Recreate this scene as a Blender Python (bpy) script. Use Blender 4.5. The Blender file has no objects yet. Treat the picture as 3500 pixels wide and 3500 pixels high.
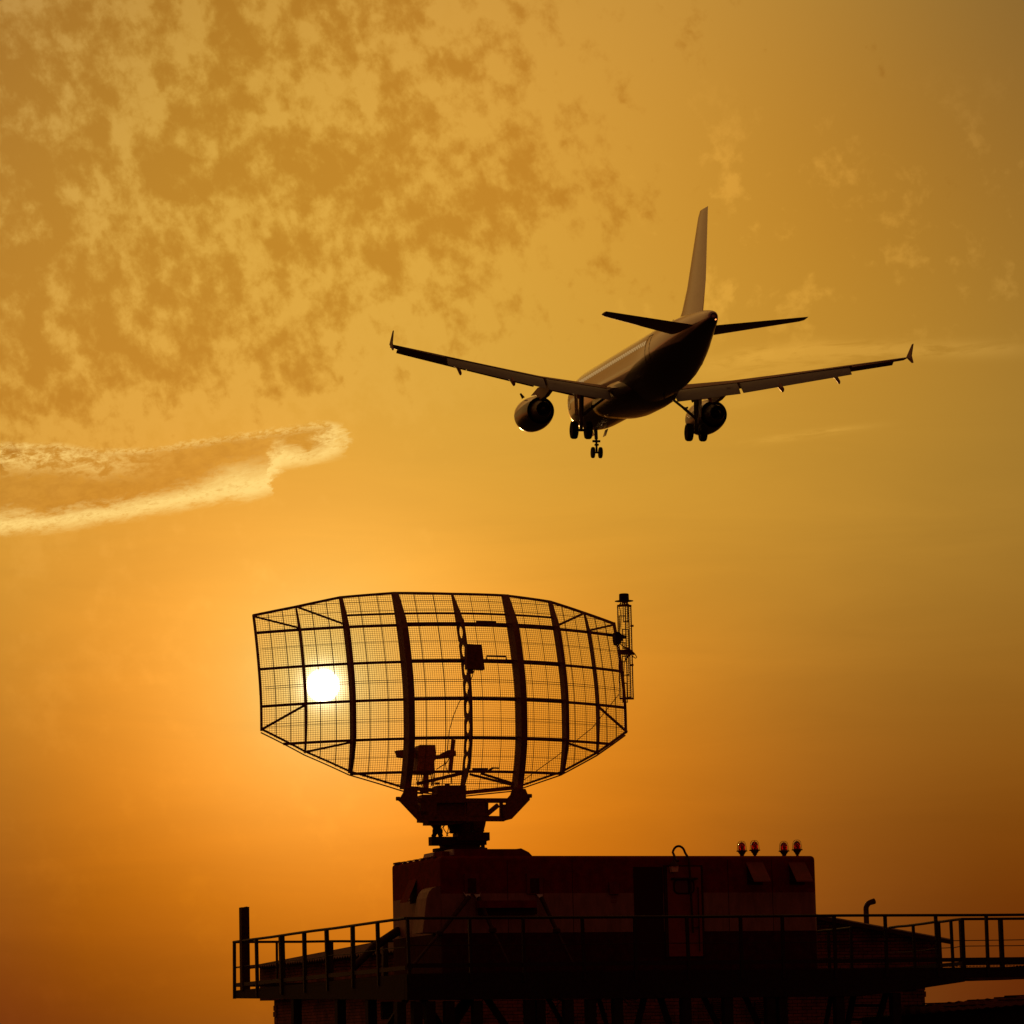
import bpy, bmesh, math, random
from mathutils import Vector, Matrix
random.seed(7)
S = bpy.context.scene
R = math.radians
V = Vector
# ------------------------------------------------------------------ camera
EYE = 1.7
FPX = 12600.0                      # focal length in pixels of a 3500 px wide frame
PITCH, ROLL, YAW = 0.1504669, 0.02198356, 0.37080348
CF = V((0, math.cos(PITCH), math.sin(PITCH)))
U0 = V((0, -math.sin(PITCH), math.cos(PITCH))); R0 = V((1, 0, 0))
CR = math.cos(ROLL)*R0 - math.sin(ROLL)*U0
CU = math.sin(ROLL)*R0 + math.cos(ROLL)*U0
EYEP = V((0, 0, EYE))
cam_d = bpy.data.cameras.new('camera'); cam = bpy.data.objects.new('camera', cam_d)
S.collection.objects.link(cam); S.camera = cam
cam_d.sensor_width = 36; cam_d.lens = 36*FPX/3500
cam_d.clip_start = 0.5; cam_d.clip_end = 20000
m = Matrix.Identity(4)
for i in range(3):
    m[i][0] = CR[i]; m[i][1] = CU[i]; m[i][2] = -CF[i]; m[i][3] = EYEP[i]
cam.matrix_world = m
# ------------------------------------------------------------------ exposure
S.view_settings.view_transform = 'Standard'; S.view_settings.look = 'None'
S.view_settings.exposure = 0; S.view_settings.gamma = 1
S.cycles.max_bounces = 6
# ------------------------------------------------------------------ sun
SUN_AZ, SUN_EL = -3.008, 5.984
SDIR = V((math.sin(R(SUN_AZ))*math.cos(R(SUN_EL)), math.cos(R(SUN_AZ))*math.cos(R(SUN_EL)), math.sin(R(SUN_EL))))
sun_d = bpy.data.lights.new('sun', 'SUN'); sun_d.energy = 2.6; sun_d.angle = R(0.53)
sun_d.color = (1.0, 0.50, 0.16)
sun = bpy.data.objects.new('sun', sun_d); S.collection.objects.link(sun)
sun.rotation_euler = (-SDIR).to_track_quat('-Z', 'Y').to_euler()
# ------------------------------------------------------------------ world: sunset sky
W_ = bpy.data.worlds.new("World"); S.world = W_; W_.use_nodes = True
nt = W_.node_tree; nt.nodes.clear()
class X:
    """a node socket with arithmetic"""
    def __init__(s, k): s.k = k
    def _m(a, op, b=None, c=None):
        n = nt.nodes.new('ShaderNodeMath'); n.operation = op
        for i, q in enumerate((a, b, c)):
            if q is None: continue
            if isinstance(q, X): nt.links.new(q.k, n.inputs[i])
            else: n.inputs[i].default_value = q
        return X(n.outputs[0])
    def __add__(a, b): return X._m(a, 'ADD', b)
    __radd__ = __add__
    def __sub__(a, b): return X._m(a, 'SUBTRACT', b)
    def __rsub__(a, b): return X._m(b, 'SUBTRACT', a)
    def __mul__(a, b): return X._m(a, 'MULTIPLY', b)
    __rmul__ = __mul__
    def __truediv__(a, b): return X._m(a, 'DIVIDE', b)
def mx(op, a, b=None, c=None): return X._m(a, op, b, c)
def smooth(x, lo, hi, a=0.0, b=1.0):
    n = nt.nodes.new('ShaderNodeMapRange'); n.interpolation_type = 'SMOOTHSTEP'
    nt.links.new(x.k, n.inputs[0]); n.inputs[1].default_value = lo; n.inputs[2].default_value = hi
    n.inputs[3].default_value = a; n.inputs[4].default_value = b
    return X(n.outputs[0])
def lerp1(x, pts):
    """piecewise linear function of x"""
    out = None
    for (x0, y0), (x1, y1) in zip(pts, pts[1:]):
        n = nt.nodes.new('ShaderNodeMapRange')
        nt.links.new(x.k, n.inputs[0]); n.inputs[1].default_value = x0; n.inputs[2].default_value = x1
        n.inputs[3].default_value = 0; n.inputs[4].default_value = y1-y0
        out = X(n.outputs[0]) if out is None else out + X(n.outputs[0])
    return out + pts[0][1]
class C3:
    def __init__(s, r, g, b): s.c = (r, g, b)
    def add(s, o, k): return C3(*[a + k*q for a, q in zip(s.c, o)])
    def mul(s, k): return C3(*[a*q for a, q in zip(s.c, k)])
    def mix(s, o, f):
        return C3(*[a*(1.0-f) + f*q for a, q in zip(s.c, (o.c if isinstance(o, C3) else o))])
def comb(x, y, z):
    n = nt.nodes.new('ShaderNodeCombineXYZ')
    for i, q in enumerate((x, y, z)):
        if isinstance(q, X): nt.links.new(q.k, n.inputs[i])
        else: n.inputs[i].default_value = q
    return n.outputs[0]
def noise(vec, scale, detail=5, rough=.5, dist=0.0):
    n = nt.nodes.new('ShaderNodeTexNoise'); nt.links.new(vec, n.inputs['Vector'])
    n.inputs['Scale'].default_value = scale; n.inputs['Detail'].default_value = detail
    n.inputs['Roughness'].default_value = rough; n.inputs['Distortion'].default_value = dist
    return X(n.outputs[0])
tc = nt.nodes.new('ShaderNodeTexCoord')
sep = nt.nodes.new('ShaderNodeSeparateXYZ'); nt.links.new(tc.outputs['Generated'], sep.inputs[0])
dx, dy, dz = (X(sep.outputs[i]) for i in range(3))
az = mx('ARCTAN2', dx, dy) * (180/math.pi)
el = mx('ARCSINE', dz) * (180/math.pi)
cosang = dx*SDIR.x + dy*SDIR.y + dz*SDIR.z
ang = mx('ARCCOSINE', mx('MINIMUM', cosang, 0.9999999)) * (180/math.pi)
SKYBASE = (.30, .13, .02)
SKY = [
(-9.00,0.00,4.2,(-0.136,-0.090,-0.012)),
(-9.00,4.50,4.2,(-0.025,-0.008,0.001)),
(-9.00,9.00,4.2,(0.212,0.126,0.011)),
(-9.00,13.50,4.2,(0.111,0.074,0.020)),
(-9.00,18.00,4.2,(0.047,0.046,0.022)),
(-4.50,0.00,4.2,(-0.143,-0.045,-0.002)),
(-4.50,4.50,4.2,(0.344,0.046,-0.022)),
(-4.50,9.00,4.2,(0.128,0.059,0.010)),
(-4.50,13.50,4.2,(0.144,0.107,0.010)),
(-4.50,18.00,4.2,(0.051,0.027,0.000)),
(0.00,0.00,4.2,(-0.106,-0.061,-0.004)),
(0.00,4.50,4.2,(0.385,0.074,-0.013)),
(0.00,9.00,4.2,(0.057,0.086,0.012)),
(0.00,13.50,4.2,(0.209,0.110,0.014)),
(0.00,18.00,4.2,(0.121,0.077,0.018)),
(4.50,0.00,4.2,(-0.036,-0.017,-0.003)),
(4.50,4.50,4.2,(-0.073,-0.042,-0.005)),
(4.50,9.00,4.2,(0.160,0.094,0.010)),
(4.50,13.50,4.2,(0.062,0.012,-0.009)),
(4.50,18.00,4.2,(0.088,0.067,0.014)),
(9.00,0.00,4.2,(-0.164,-0.089,-0.011)),
(9.00,4.50,4.2,(0.008,-0.021,-0.011)),
(9.00,9.00,4.2,(-0.006,0.030,0.008)),
(9.00,13.50,4.2,(-0.001,0.001,-0.000)),
(9.00,18.00,4.2,(-0.101,-0.024,0.008)),
(-3.01,5.98,1.4,(-0.718,-0.204,-0.028)),
(-3.01,5.98,2.6,(0.384,0.213,0.041))
]
sky = C3(*SKYBASE)
acc = [X._m(0.0, 'ADD', SKYBASE[i]) for i in range(3)]
for a_, e_, w_, c_ in SKY:
    g = mx('EXPONENT', ((az-a_)*(az-a_) + (el-e_)*(el-e_)) * (-1.0/(w_*w_)))
    acc = [q + g*c_[i] for i, q in enumerate(acc)]
sky = C3(*[mx('MAXIMUM', q*k, 0.001) for q, k in zip(acc, (1.005, .968, .93))])
# cloud layer: broken altocumulus high on the left
ca, sa = math.cos(R(24)), math.sin(R(24))
pu = az*ca + el*sa; pv_ = el*ca - az*sa                       # long axes of the cloudlets lean to the left
uv = comb(pu*1.0, pv_*0.62, 0.0)
n1 = noise(uv, 1.25, 8, .56, .10)
n2 = noise(comb(pu, pv_*.85, 3.3), 3.1, 8, .58, .10)
n3b = noise(comb(pu, pv_, 9.1), 6.5, 6, .65, .1)
big = noise(comb(pu, pv_*.8, 1.1), 0.30, 4, .5, 0.0)
mass = n1*0.44 + n2*0.34 + n3b*0.07 + big*0.15
eld = el - mx('MAXIMUM', az+8.0, 0.0)*0.16
bias = lerp1(az, [(-9, .045), (-6.5, .030), (-4.5, .022), (-2.5, .006), (-.5, -.022), (1.6, -.05), (3.8, -.12)]) + lerp1(eld, [(8.7, -.22), (9.9, -.03), (11.4, .02), (14, .01), (17, -.012)])
dens = mass + bias
dark = smooth(dens, 0.455, 0.585)
lite = smooth(dens, 0.30, 0.44) * smooth(dens, .54, .45) * smooth(az, 1.5, -3.0)
sky = sky.mix(sky.mul((0.76, 0.63, 0.43)), dark*0.88)
sky = sky.mix(sky.mul((1.09, 1.13, 1.35)), lite*0.6)
# small pale puffs on the right
n3 = noise(comb(pu*0.9, pv_*.75, 7.3), 0.95, 9, .60, .2)*.7 + noise(comb(pu, pv_, 5.3), 3.2, 8, .62, .2)*.3
puff = smooth(n3, 0.525, 0.63) * smooth(az, .9, 3.6) * smooth(el, 10.6, 11.8) * smooth(el, 15.6, 13.6)
sky = sky.mix(sky.mul((1.20, 1.24, 1.40)), puff*1.0)
# thin streaks of cirrus on the right
st = noise(comb(az*0.55, el*3.0 - az*0.15, 2.0), 1.5, 10, .68, .5)
def streak(pts, w, k, th=.40):
    line = lerp1(az, pts); x0 = pts[0][0]; x1 = pts[-1][0]
    d = (el-line)*(1.0/w)
    return mx('EXPONENT', d*d*(-1.0)) * smooth(az, x0-.2, x0+1.3) * smooth(az, x1+.4, x1-1.2) * smooth(st, th-.03, th+.17) * k
cir = streak([(2.6, 10.70), (3.7, 10.92), (4.9, 11.02), (6.2, 10.95), (8.4, 10.85)], .13, 1.0, .36) + streak([(2.6, 10.45), (4.6, 10.75), (6.2, 10.85)], .20, .6) + streak([(3.2, 9.55), (4.0, 9.62), (5.0, 9.73), (5.9, 9.80)], .055, .9, .38) + streak([(2.9, 10.15), (4.4, 10.3)], .12, .35)
sky = sky.mix(sky.mul((1.24, 1.30, 1.55)), mx('MINIMUM', cir, 1.0)*0.9)
# the lit bank of cloud low on the left, tapering to a torn tip
fib = noise(comb(az*1.1 - el*.2, el*3.4 - az*.55, 11.0), 1.9, 12, .70, .45)-0.5     # fibres drawn out along the bank
lump = noise(comb(az*1.5, el*2.6, 4.0), 2.6, 10, .66, .3)-0.5
fine = noise(comb(az*2.0 + el, el*4.5 - az*.9, 6.0), 4.5, 8, .70, .2)-0.5
azw = az + lump*.55 + fib*.55 + fine*.22
e_up = lerp1(azw, [(-8.4, 9.76), (-7.18, 9.78), (-6.35, 9.66), (-5.52, 9.71), (-4.69, 9.84), (-3.86, 9.94), (-3.36, 10.01), (-2.86, 10.07), (-2.6, 10.02), (-2.46, 9.84)])
e_lo = lerp1(azw, [(-8.4, 8.36), (-7.18, 8.44), (-6.36, 8.56), (-5.53, 8.70), (-4.7, 8.85), (-4.1, 8.90), (-3.82, 8.96), (-3.74, 9.20), (-4.0, 9.24), (-3.6, 9.37), (-3.04, 9.46), (-2.62, 9.57), (-2.46, 9.84)][:8] + [(-3.6, 9.37), (-3.04, 9.46), (-2.62, 9.57), (-2.46, 9.84)])
d_up = e_up - el + fib*.14 + lump*.10
d_lo = el - e_lo + fib*.34 + lump*.16 + fine*.08
inside = smooth(d_up, -.05, .08) * smooth(d_lo, -.10, .15) * smooth(azw + fib*.9, -2.34, -2.85)
wlo = lerp1(az, [(-8.2, .34), (-6, .28), (-5.0, .36), (-4.3, .62), (-3.7, .52), (-3.2, .18), (-2.9, .28), (-2.6, .5)])
rim = smooth((d_lo + fib*.42 + fine*.2)/wlo, 1.25, .25)
upr = smooth(d_up + fine*.22, .15, .0) * lerp1(az, [(-8, .9), (-5.5, .8), (-4.5, .7), (-3, .9)]) * smooth(fine + lump*.6, -.14, .10)
ripl = smooth(az, -5.0, -7.4) * smooth(d_up + lump*.5, .60, .25) * smooth(lump + fib*.7, -.12, .16) * .8
tip = smooth(az + fib*1.2 + fine*.5, -3.2, -2.6)
rim = mx('MAXIMUM', mx('MAXIMUM', rim, upr), mx('MAXIMUM', ripl, tip))
rim = mx('MINIMUM', rim * smooth(fib*.9 + fine*1.1, -.32, .10, .5, 1.12), 1.0)
bt = smooth(lump + fib*.6, -.18, .2)
body = sky.mul((0.78, 0.69, 0.56)).mix(sky.mul((0.95, 0.90, 0.80)), bt*.6)
bank = body.mix((1.02, 0.68, 0.20), rim)
sky = sky.mix(bank, inside*0.95)
# faint bands of haze across the low sky
hb = noise(comb(az*.18, el*1.1, 21.0), 1.1, 6, .6, .6)-0.5
hk = hb*.22*smooth(el, 11.5, 8.0)
sky = C3(*[a*(1.0 + hk) for a in sky.c])
# away from the sun the sky fades to a dull red dusk
def radial(vals): return [lerp1(ang, v) for v in vals]
far = radial([[(14, .50), (28, .56), (45, .36), (70, .15), (95, .080), (130, .064), (180, .060)],
              [(14, .22), (28, .27), (45, .155), (70, .045), (95, .014), (130, .0085), (180, .0065)],
              [(14, .04), (28, .06), (45, .035), (70, .013), (95, .008), (130, .006), (180, .0055)]])
redlow = smooth(el, 9.0, 2.0)
far = [far[0], far[1]*(1.0-redlow*.5), far[2]*(1.0-redlow*.6)]
far = [a + smooth(el, 15, 60)*k*smooth(ang, 40, 80) for a, k in zip(far, (.012, .026, .012))]
sky = sky.mix(C3(*far), smooth(ang, 15.0, 30.0))
# disc of the sun with its burnt-out surround
disc = smooth(ang, .27, .18)
core = mx('EXPONENT', ang*ang*(-1.0/(.25*.25)))
halo = mx('EXPONENT', ang*(-1.0/.62))
glow = mx('EXPONENT', ang*(-1.0/1.9))
sky = C3(*[a + disc*d + core*k + halo*h + glow*g for a, d, k, h, g in zip(sky.c, (26, 22, 14), (3.4, 3.0, 2.0), (.8, .65, .30), (.16, .13, .035))])
low = smooth(el, -1.5, .2, .05, 1.0)
sky = C3(*[a*low for a in sky.c])
bgn = nt.nodes.new('ShaderNodeBackground'); nt.links.new(comb(*sky.c), bgn.inputs[0]); bgn.inputs[1].default_value = 1.0
out = nt.nodes.new('ShaderNodeOutputWorld'); nt.links.new(bgn.outputs[0], out.inputs[0])
W_.cycles.sampling_method = 'MANUAL'; W_.cycles.sample_map_resolution = 1024

# ------------------------------------------------------------------ materials
def mat(name, col, rough=.6, metal=0.0, bump=0.0, scale=8.0, vary=0.0, coat=0.0, spec=.5, stretch=(1, 1, 1)):
    M = bpy.data.materials.new(name); M.use_nodes = True
    t = M.node_tree; b = t.nodes['Principled BSDF']
    b.inputs['Base Color'].default_value = (*col, 1); b.inputs['Roughness'].default_value = rough
    b.inputs['Metallic'].default_value = metal; b.inputs['Coat Weight'].default_value = coat
    b.inputs['Specular IOR Level'].default_value = spec
    if vary or bump:
        co = t.nodes.new('ShaderNodeTexCoord'); mp = t.nodes.new('ShaderNodeMapping')
        mp.inputs['Scale'].default_value = stretch
        t.links.new(co.outputs['Object'], mp.inputs[0])
        n = t.nodes.new('ShaderNodeTexNoise'); n.inputs['Scale'].default_value = scale
        n.inputs['Detail'].default_value = 8; n.inputs['Roughness'].default_value = .65
        t.links.new(mp.outputs[0], n.inputs[0])
        if vary:
            r = t.nodes.new('ShaderNodeValToRGB')
            r.color_ramp.elements[0].position = .35; r.color_ramp.elements[1].position = .68
            r.color_ramp.elements[0].color = (*[c*(1-vary) for c in col], 1)
            r.color_ramp.elements[1].color = (*[min(1, c*(1+vary*.6)) for c in col], 1)
            t.links.new(n.outputs[0], r.inputs[0]); t.links.new(r.outputs[0], b.inputs['Base Color'])
        if bump:
            bp = t.nodes.new('ShaderNodeBump'); bp.inputs['Strength'].default_value = bump
            bp.inputs['Distance'].default_value = .02
            t.links.new(n.outputs[0], bp.inputs['Height']); t.links.new(bp.outputs[0], b.inputs['Normal'])
    return M
def emis(name, col, k):
    M = bpy.data.materials.new(name); M.use_nodes = True; b = M.node_tree.nodes['Principled BSDF']
    b.inputs['Emission Color'].default_value = (*col, 1); b.inputs['Emission Strength'].default_value = k
    return M
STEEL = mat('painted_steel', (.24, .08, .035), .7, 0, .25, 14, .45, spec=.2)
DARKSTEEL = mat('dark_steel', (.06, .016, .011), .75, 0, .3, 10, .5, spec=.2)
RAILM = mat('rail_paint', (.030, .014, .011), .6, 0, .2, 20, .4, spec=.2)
WIREM = mat('galvanised_wire', (.30, .14, .07), .95, spec=.1)
REDP = mat('cabin_red_paint', (.22, .010, .006), .8, 0, .2, 5, .35, spec=.08)
WHITEP = mat('cabin_white_paint', (.33, .17, .13), .6, 0, .15, 6, .30, spec=.3, stretch=(1, 1, .35))
BLACKP = mat('cabin_lower_paint', (.07, .008, .006), .8, 0, .2, 6, .4, spec=.08)
DOORP = mat('door_paint', (.30, .05, .035), .55, 0, .15, 4, .25, spec=.3)
HATCHP = mat('hatch_paint', (.20, .016, .010), .6, 0, .15, 5, .3, spec=.3)
VOID = mat('dark_recess', (.05, .006, .005), .9, spec=.05)
PALE = mat('pale_panel', (.55, .50, .44), .5, vary=.2)
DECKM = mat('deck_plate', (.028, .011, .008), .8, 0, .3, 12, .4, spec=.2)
TYRE = mat('tyre_rubber', (.02, .018, .018), .8, 0, .2, 30, .2, spec=.2)
GEARM = mat('gear_metal', (.10, .085, .08), .45, .3, .1, 20, .3)
PWHITE = mat('aircraft_white', (.60, .54, .48), .30, 0, .03, 2.2, .10, coat=1.0, stretch=(.25, 1, 1))
PGREY = mat('aircraft_grey', (.32, .17, .12), .6, 0, .04, 3, .15, spec=.2, stretch=(1, .3, 1))
FLAPG = mat('flap_grey', (.30, .34, .26), .6, .0, .04, 3, .12, stretch=(1, .3, 1))
PDARK = mat('aircraft_dark', (.03, .02, .02), .6, vary=.2, spec=.2)
HOTM = mat('exhaust_metal', (.10, .07, .05), .5, .3, vary=.3)
WINP = emis('cabin_window_added_glow', (1, .70, .28), .36)  # glow added to brighten the panes, standing in for sky reflected in the glass
ROOFM = mat('corrugated_roof', (.26, .19, .13), .9, 0, .2, 6, .4, spec=.05)
SHEDR = mat('shed_roof', (.07, .02, .015), .95, 0, .2, 6, .4, spec=0.0)
def brick_mat():
    M = bpy.data.materials.new('old_brick'); M.use_nodes = True; t = M.node_tree; b = t.nodes['Principled BSDF']
    uvn = t.nodes.new('ShaderNodeUVMap'); uvn.uv_map = 'UVMap'
    br = t.nodes.new('ShaderNodeTexBrick'); t.links.new(uvn.outputs[0], br.inputs[0])
    br.inputs['Scale'].default_value = 1.0; br.inputs['Brick Width'].default_value = .26
    br.inputs['Row Height'].default_value = .085; br.inputs['Mortar Size'].default_value = .008
    br.inputs['Mortar Smooth'].default_value = .25
    br.inputs['Color1'].default_value = (.36, .12, .085, 1); br.inputs['Color2'].default_value = (.25, .085, .06, 1)
    br.inputs['Mortar'].default_value = (.035, .015, .012, 1)
    n = t.nodes.new('ShaderNodeTexNoise'); n.inputs['Scale'].default_value = 1.6; n.inputs['Detail'].default_value = 9
    n.inputs['Roughness'].default_value = .7; t.links.new(uvn.outputs[0], n.inputs[0])
    r = t.nodes.new('ShaderNodeValToRGB'); r.color_ramp.elements[0].position = .38; r.color_ramp.elements[1].position = .60
    r.color_ramp.elements[0].color = (.22, .22, .22, 1); r.color_ramp.elements[1].color = (1, 1, 1, 1)
    t.links.new(n.outputs[0], r.inputs[0])
    mxn = t.nodes.new('ShaderNodeMixRGB'); mxn.blend_type = 'MULTIPLY'; mxn.inputs[0].default_value = .8
    t.links.new(br.outputs[0], mxn.inputs[1]); t.links.new(r.outputs[0], mxn.inputs[2]); t.links.new(mxn.outputs[0], b.inputs['Base Color'])
    bp = t.nodes.new('ShaderNodeBump'); bp.inputs['Strength'].default_value = .6; bp.inputs['Distance'].default_value = .03; bp.invert = True
    t.links.new(br.outputs[1], bp.inputs['Height']); t.links.new(bp.outputs[0], b.inputs['Normal'])
    b.inputs['Roughness'].default_value = .85; b.inputs['Specular IOR Level'].default_value = .15
    return M
def painted_reflection(name, pts, top=(.66, .58, .50), low=(.022, .009, .007)):
    """gloss paint, pale above a line z(x) with the dark ground reflection painted in below it"""
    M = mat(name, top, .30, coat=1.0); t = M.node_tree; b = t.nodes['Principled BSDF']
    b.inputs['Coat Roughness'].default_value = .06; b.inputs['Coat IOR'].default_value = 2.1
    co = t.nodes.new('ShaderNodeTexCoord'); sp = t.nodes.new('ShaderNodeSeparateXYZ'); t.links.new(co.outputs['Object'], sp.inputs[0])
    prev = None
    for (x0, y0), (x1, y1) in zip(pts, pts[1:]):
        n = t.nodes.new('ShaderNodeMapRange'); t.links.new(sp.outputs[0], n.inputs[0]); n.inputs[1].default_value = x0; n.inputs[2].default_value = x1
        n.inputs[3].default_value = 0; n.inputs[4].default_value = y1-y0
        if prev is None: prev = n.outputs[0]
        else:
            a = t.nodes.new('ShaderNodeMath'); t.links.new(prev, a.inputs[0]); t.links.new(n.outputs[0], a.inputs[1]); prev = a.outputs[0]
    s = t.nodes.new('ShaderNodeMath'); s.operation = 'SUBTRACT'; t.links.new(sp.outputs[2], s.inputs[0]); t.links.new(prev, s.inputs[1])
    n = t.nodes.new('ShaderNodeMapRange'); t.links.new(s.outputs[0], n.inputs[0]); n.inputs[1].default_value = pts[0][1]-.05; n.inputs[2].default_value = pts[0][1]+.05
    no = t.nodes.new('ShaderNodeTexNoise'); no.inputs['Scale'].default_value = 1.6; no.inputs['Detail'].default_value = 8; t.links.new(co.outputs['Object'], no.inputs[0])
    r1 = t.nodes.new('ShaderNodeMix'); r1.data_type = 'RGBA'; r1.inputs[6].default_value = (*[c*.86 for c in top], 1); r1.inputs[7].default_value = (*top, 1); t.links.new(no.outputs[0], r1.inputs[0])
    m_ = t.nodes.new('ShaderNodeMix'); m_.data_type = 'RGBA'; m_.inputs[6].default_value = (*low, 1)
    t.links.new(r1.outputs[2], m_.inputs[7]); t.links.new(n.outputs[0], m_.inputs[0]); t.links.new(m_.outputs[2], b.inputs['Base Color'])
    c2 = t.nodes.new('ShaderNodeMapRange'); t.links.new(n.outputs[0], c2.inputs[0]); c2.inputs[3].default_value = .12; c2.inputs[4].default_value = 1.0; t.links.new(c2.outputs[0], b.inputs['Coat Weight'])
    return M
FUSP = painted_reflection('fuselage_painted_reflection', [(0, -1.0), (12, -.95), (21, -.78), (25, -.2), (28, .05), (33, .20), (35.7, .68), (37.5, 1.0)])  # these three: dark lower part is mirrored ground put into the colour
NACP = painted_reflection('nacelle_painted_reflection', [(10, -2.0), (12.7, -1.65), (14.7, -1.25)])
BELP = painted_reflection('belly_painted_reflection', [(10, -.95), (21, -.78), (25, -.4)])
BRICK = brick_mat()
def glass_mat(name, col, rough=.08):
    M = bpy.data.materials.new(name); M.use_nodes = True; b = M.node_tree.nodes['Principled BSDF']
    b.inputs['Base Color'].default_value = (*col, 1); b.inputs['Transmission Weight'].default_value = 1
    b.inputs['Roughness'].default_value = rough; b.inputs['IOR'].default_value = 1.45
    return M
REDGLASS = glass_mat('red_glass', (.80, .035, .012), .12)
TAILLAMP = emis('lit_tail_lamp', (1, .25, .06), 3.0)

# ------------------------------------------------------------------ mesh helpers
class MB:
    def __init__(s): s.v = []; s.f = []
    def add(s, vs, fs):
        o = len(s.v); s.v += [V(p) for p in vs]; s.f += [[i+o for i in q] for q in fs]; return s
    def box(s, c, a, b, d):
        c, a, b, d = V(c), V(a), V(b), V(d)
        P = [c+x*a+y*b+z*d for z in (-1, 1) for y in (-1, 1) for x in (-1, 1)]
        return s.add(P, [(0, 2, 3, 1), (4, 5, 7, 6), (0, 1, 5, 4), (2, 6, 7, 3), (0, 4, 6, 2), (1, 3, 7, 5)])
    def bar(s, a, b, w, h=None, up=None):
        a, b = V(a), V(b); h = h or w; d = (b-a); L = d.length; d = d/L
        up = V(up) if up is not None else V((0, 0, 1))
        if abs(d.dot(up.normalized())) > .98: up = V((0, 1, 0))
        x = d.cross(up).normalized(); y = x.cross(d).normalized()
        return s.box((a+b)/2, x*w/2, y*h/2, d*L/2)
    def tube(s, pts, r, n=8, cap=True):
        pts = [V(p) for p in pts]; k = len(pts)
        rs = r if isinstance(r, (list, tuple)) else [r]*k
        T = []
        for i in range(k):
            t = (pts[min(i+1, k-1)]-pts[max(i-1, 0)]); T.append(t.normalized() if t.length > 1e-9 else V((0, 0, 1)))
        up = V((0, 0, 1)) if abs(T[0].z) < .9 else V((0, 1, 0))
        x = T[0].cross(up).normalized(); vs = []
        for i in range(k):
            x = (x - T[i]*x.dot(T[i])).normalized(); y = T[i].cross(x)
            for j in range(n):
                a = 2*math.pi*j/n; vs.append(pts[i] + (x*math.cos(a)+y*math.sin(a))*rs[i])
        fs = [(i*n+j, i*n+(j+1) % n, (i+1)*n+(j+1) % n, (i+1)*n+j) for i in range(k-1) for j in range(n)]
        if cap: fs += [tuple(range(n))[::-1], tuple((k-1)*n+j for j in range(n))]
        return s.add(vs, fs)
    def prism(s, pts, vec):
        pts = [V(p) for p in pts]; n = len(pts); vec = V(vec)
        return s.add(pts+[p+vec for p in pts], [tuple(range(n))[::-1], tuple(range(n, 2*n))] + [(i, (i+1) % n, n+(i+1) % n, n+i) for i in range(n)])
    def lathe(s, o, ax, prof, n=16, x=None):
        o, ax = V(o), V(ax).normalized()
        x = V(x) if x is not None else (V((1, 0, 0)) if abs(ax.x) < .9 else V((0, 1, 0)))
        x = (x-ax*x.dot(ax)).normalized(); y = ax.cross(x); vs = []; k = len(prof)
        for r, h in prof:
            for j in range(n):
                a = 2*math.pi*j/n; vs.append(o+ax*h+(x*math.cos(a)+y*math.sin(a))*max(r, 1e-4))
        fs = [(i*n+j, i*n+(j+1) % n, (i+1)*n+(j+1) % n, (i+1)*n+j) for i in range(k-1) for j in range(n)]
        fs += [tuple(range(n))[::-1], tuple((k-1)*n+j for j in range(n))]
        return s.add(vs, fs)
    def loft(s, loops, cap=True):
        n = len(loops[0]); k = len(loops); vs = [p for l in loops for p in l]
        fs = [(i*n+j, i*n+(j+1) % n, (i+1)*n+(j+1) % n, (i+1)*n+j) for i in range(k-1) for j in range(n)]
        if cap: fs += [tuple(range(n))[::-1], tuple((k-1)*n+j for j in range(n))]
        return s.add(vs, fs)
    def holeplate(s, c, ex, ey, et, hx, hy, rx, ry, n=20):
        """rectangular plate (half sizes hx, hy; half thickness et) with an oval hole"""
        c, ex, ey, et = V(c), V(ex), V(ey), V(et); O_, I_ = [], []
        for j in range(n):
            a = 2*math.pi*j/n; ca, sa = math.cos(a), math.sin(a)
            k = 1/max(abs(ca), abs(sa))
            O_.append(c + ex*hx*ca*k + ey*hy*sa*k); I_.append(c + ex*rx*ca + ey*ry*sa)
        vs = [p-et for p in O_]+[p-et for p in I_]+[p+et for p in O_]+[p+et for p in I_]; fs = []
        for j in range(n):
            q = (j+1) % n
            fs += [(j, q, n+q, n+j), (2*n+j, 3*n+j, 3*n+q, 2*n+q), (j, 2*n+j, 2*n+q, q), (n+j, n+q, 3*n+q, 3*n+j)]
        return s.add(vs, fs)
def empty(name, loc, label=None, cat=None, group=None, M4=None):
    o = bpy.data.objects.new(name, None); S.collection.objects.link(o)
    if M4 is not None: o.matrix_world = M4
    else: o.location = loc
    o.empty_display_size = .3
    tag(o, label, cat, group); return o
def tag(o, label=None, cat=None, group=None, kind=None):
    if label: o['label'] = label
    if cat: o['category'] = cat
    if group: o['group'] = group
    if kind: o['kind'] = kind
    return o
def build(name, mb, m, parent=None, smooth=False, base=None, local=False, autosmooth=None):
    """links mb as ONE mesh object; coordinates are world unless local=True"""
    me = bpy.data.meshes.new(name)
    org = V((0, 0, 0))
    if not local:
        p = parent
        while p is not None: org += p.location; p = p.parent
        if parent is None and base is not None: org = V(base)
    me.from_pydata([p-org for p in mb.v], [], mb.f)
    me.materials.append(m)
    bm = bmesh.new(); bm.from_mesh(me); bmesh.ops.recalc_face_normals(bm, faces=bm.faces); bm.to_mesh(me); bm.free()
    if smooth or autosmooth:
        me.polygons.foreach_set('use_smooth', [True]*len(me.polygons))
        if autosmooth: me.set_sharp_from_angle(angle=R(autosmooth))
    o = bpy.data.objects.new(name, me); S.collection.objects.link(o)
    if parent is not None: o.parent = parent
    elif base is not None: o.location = base
    me.update(); return o
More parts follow.
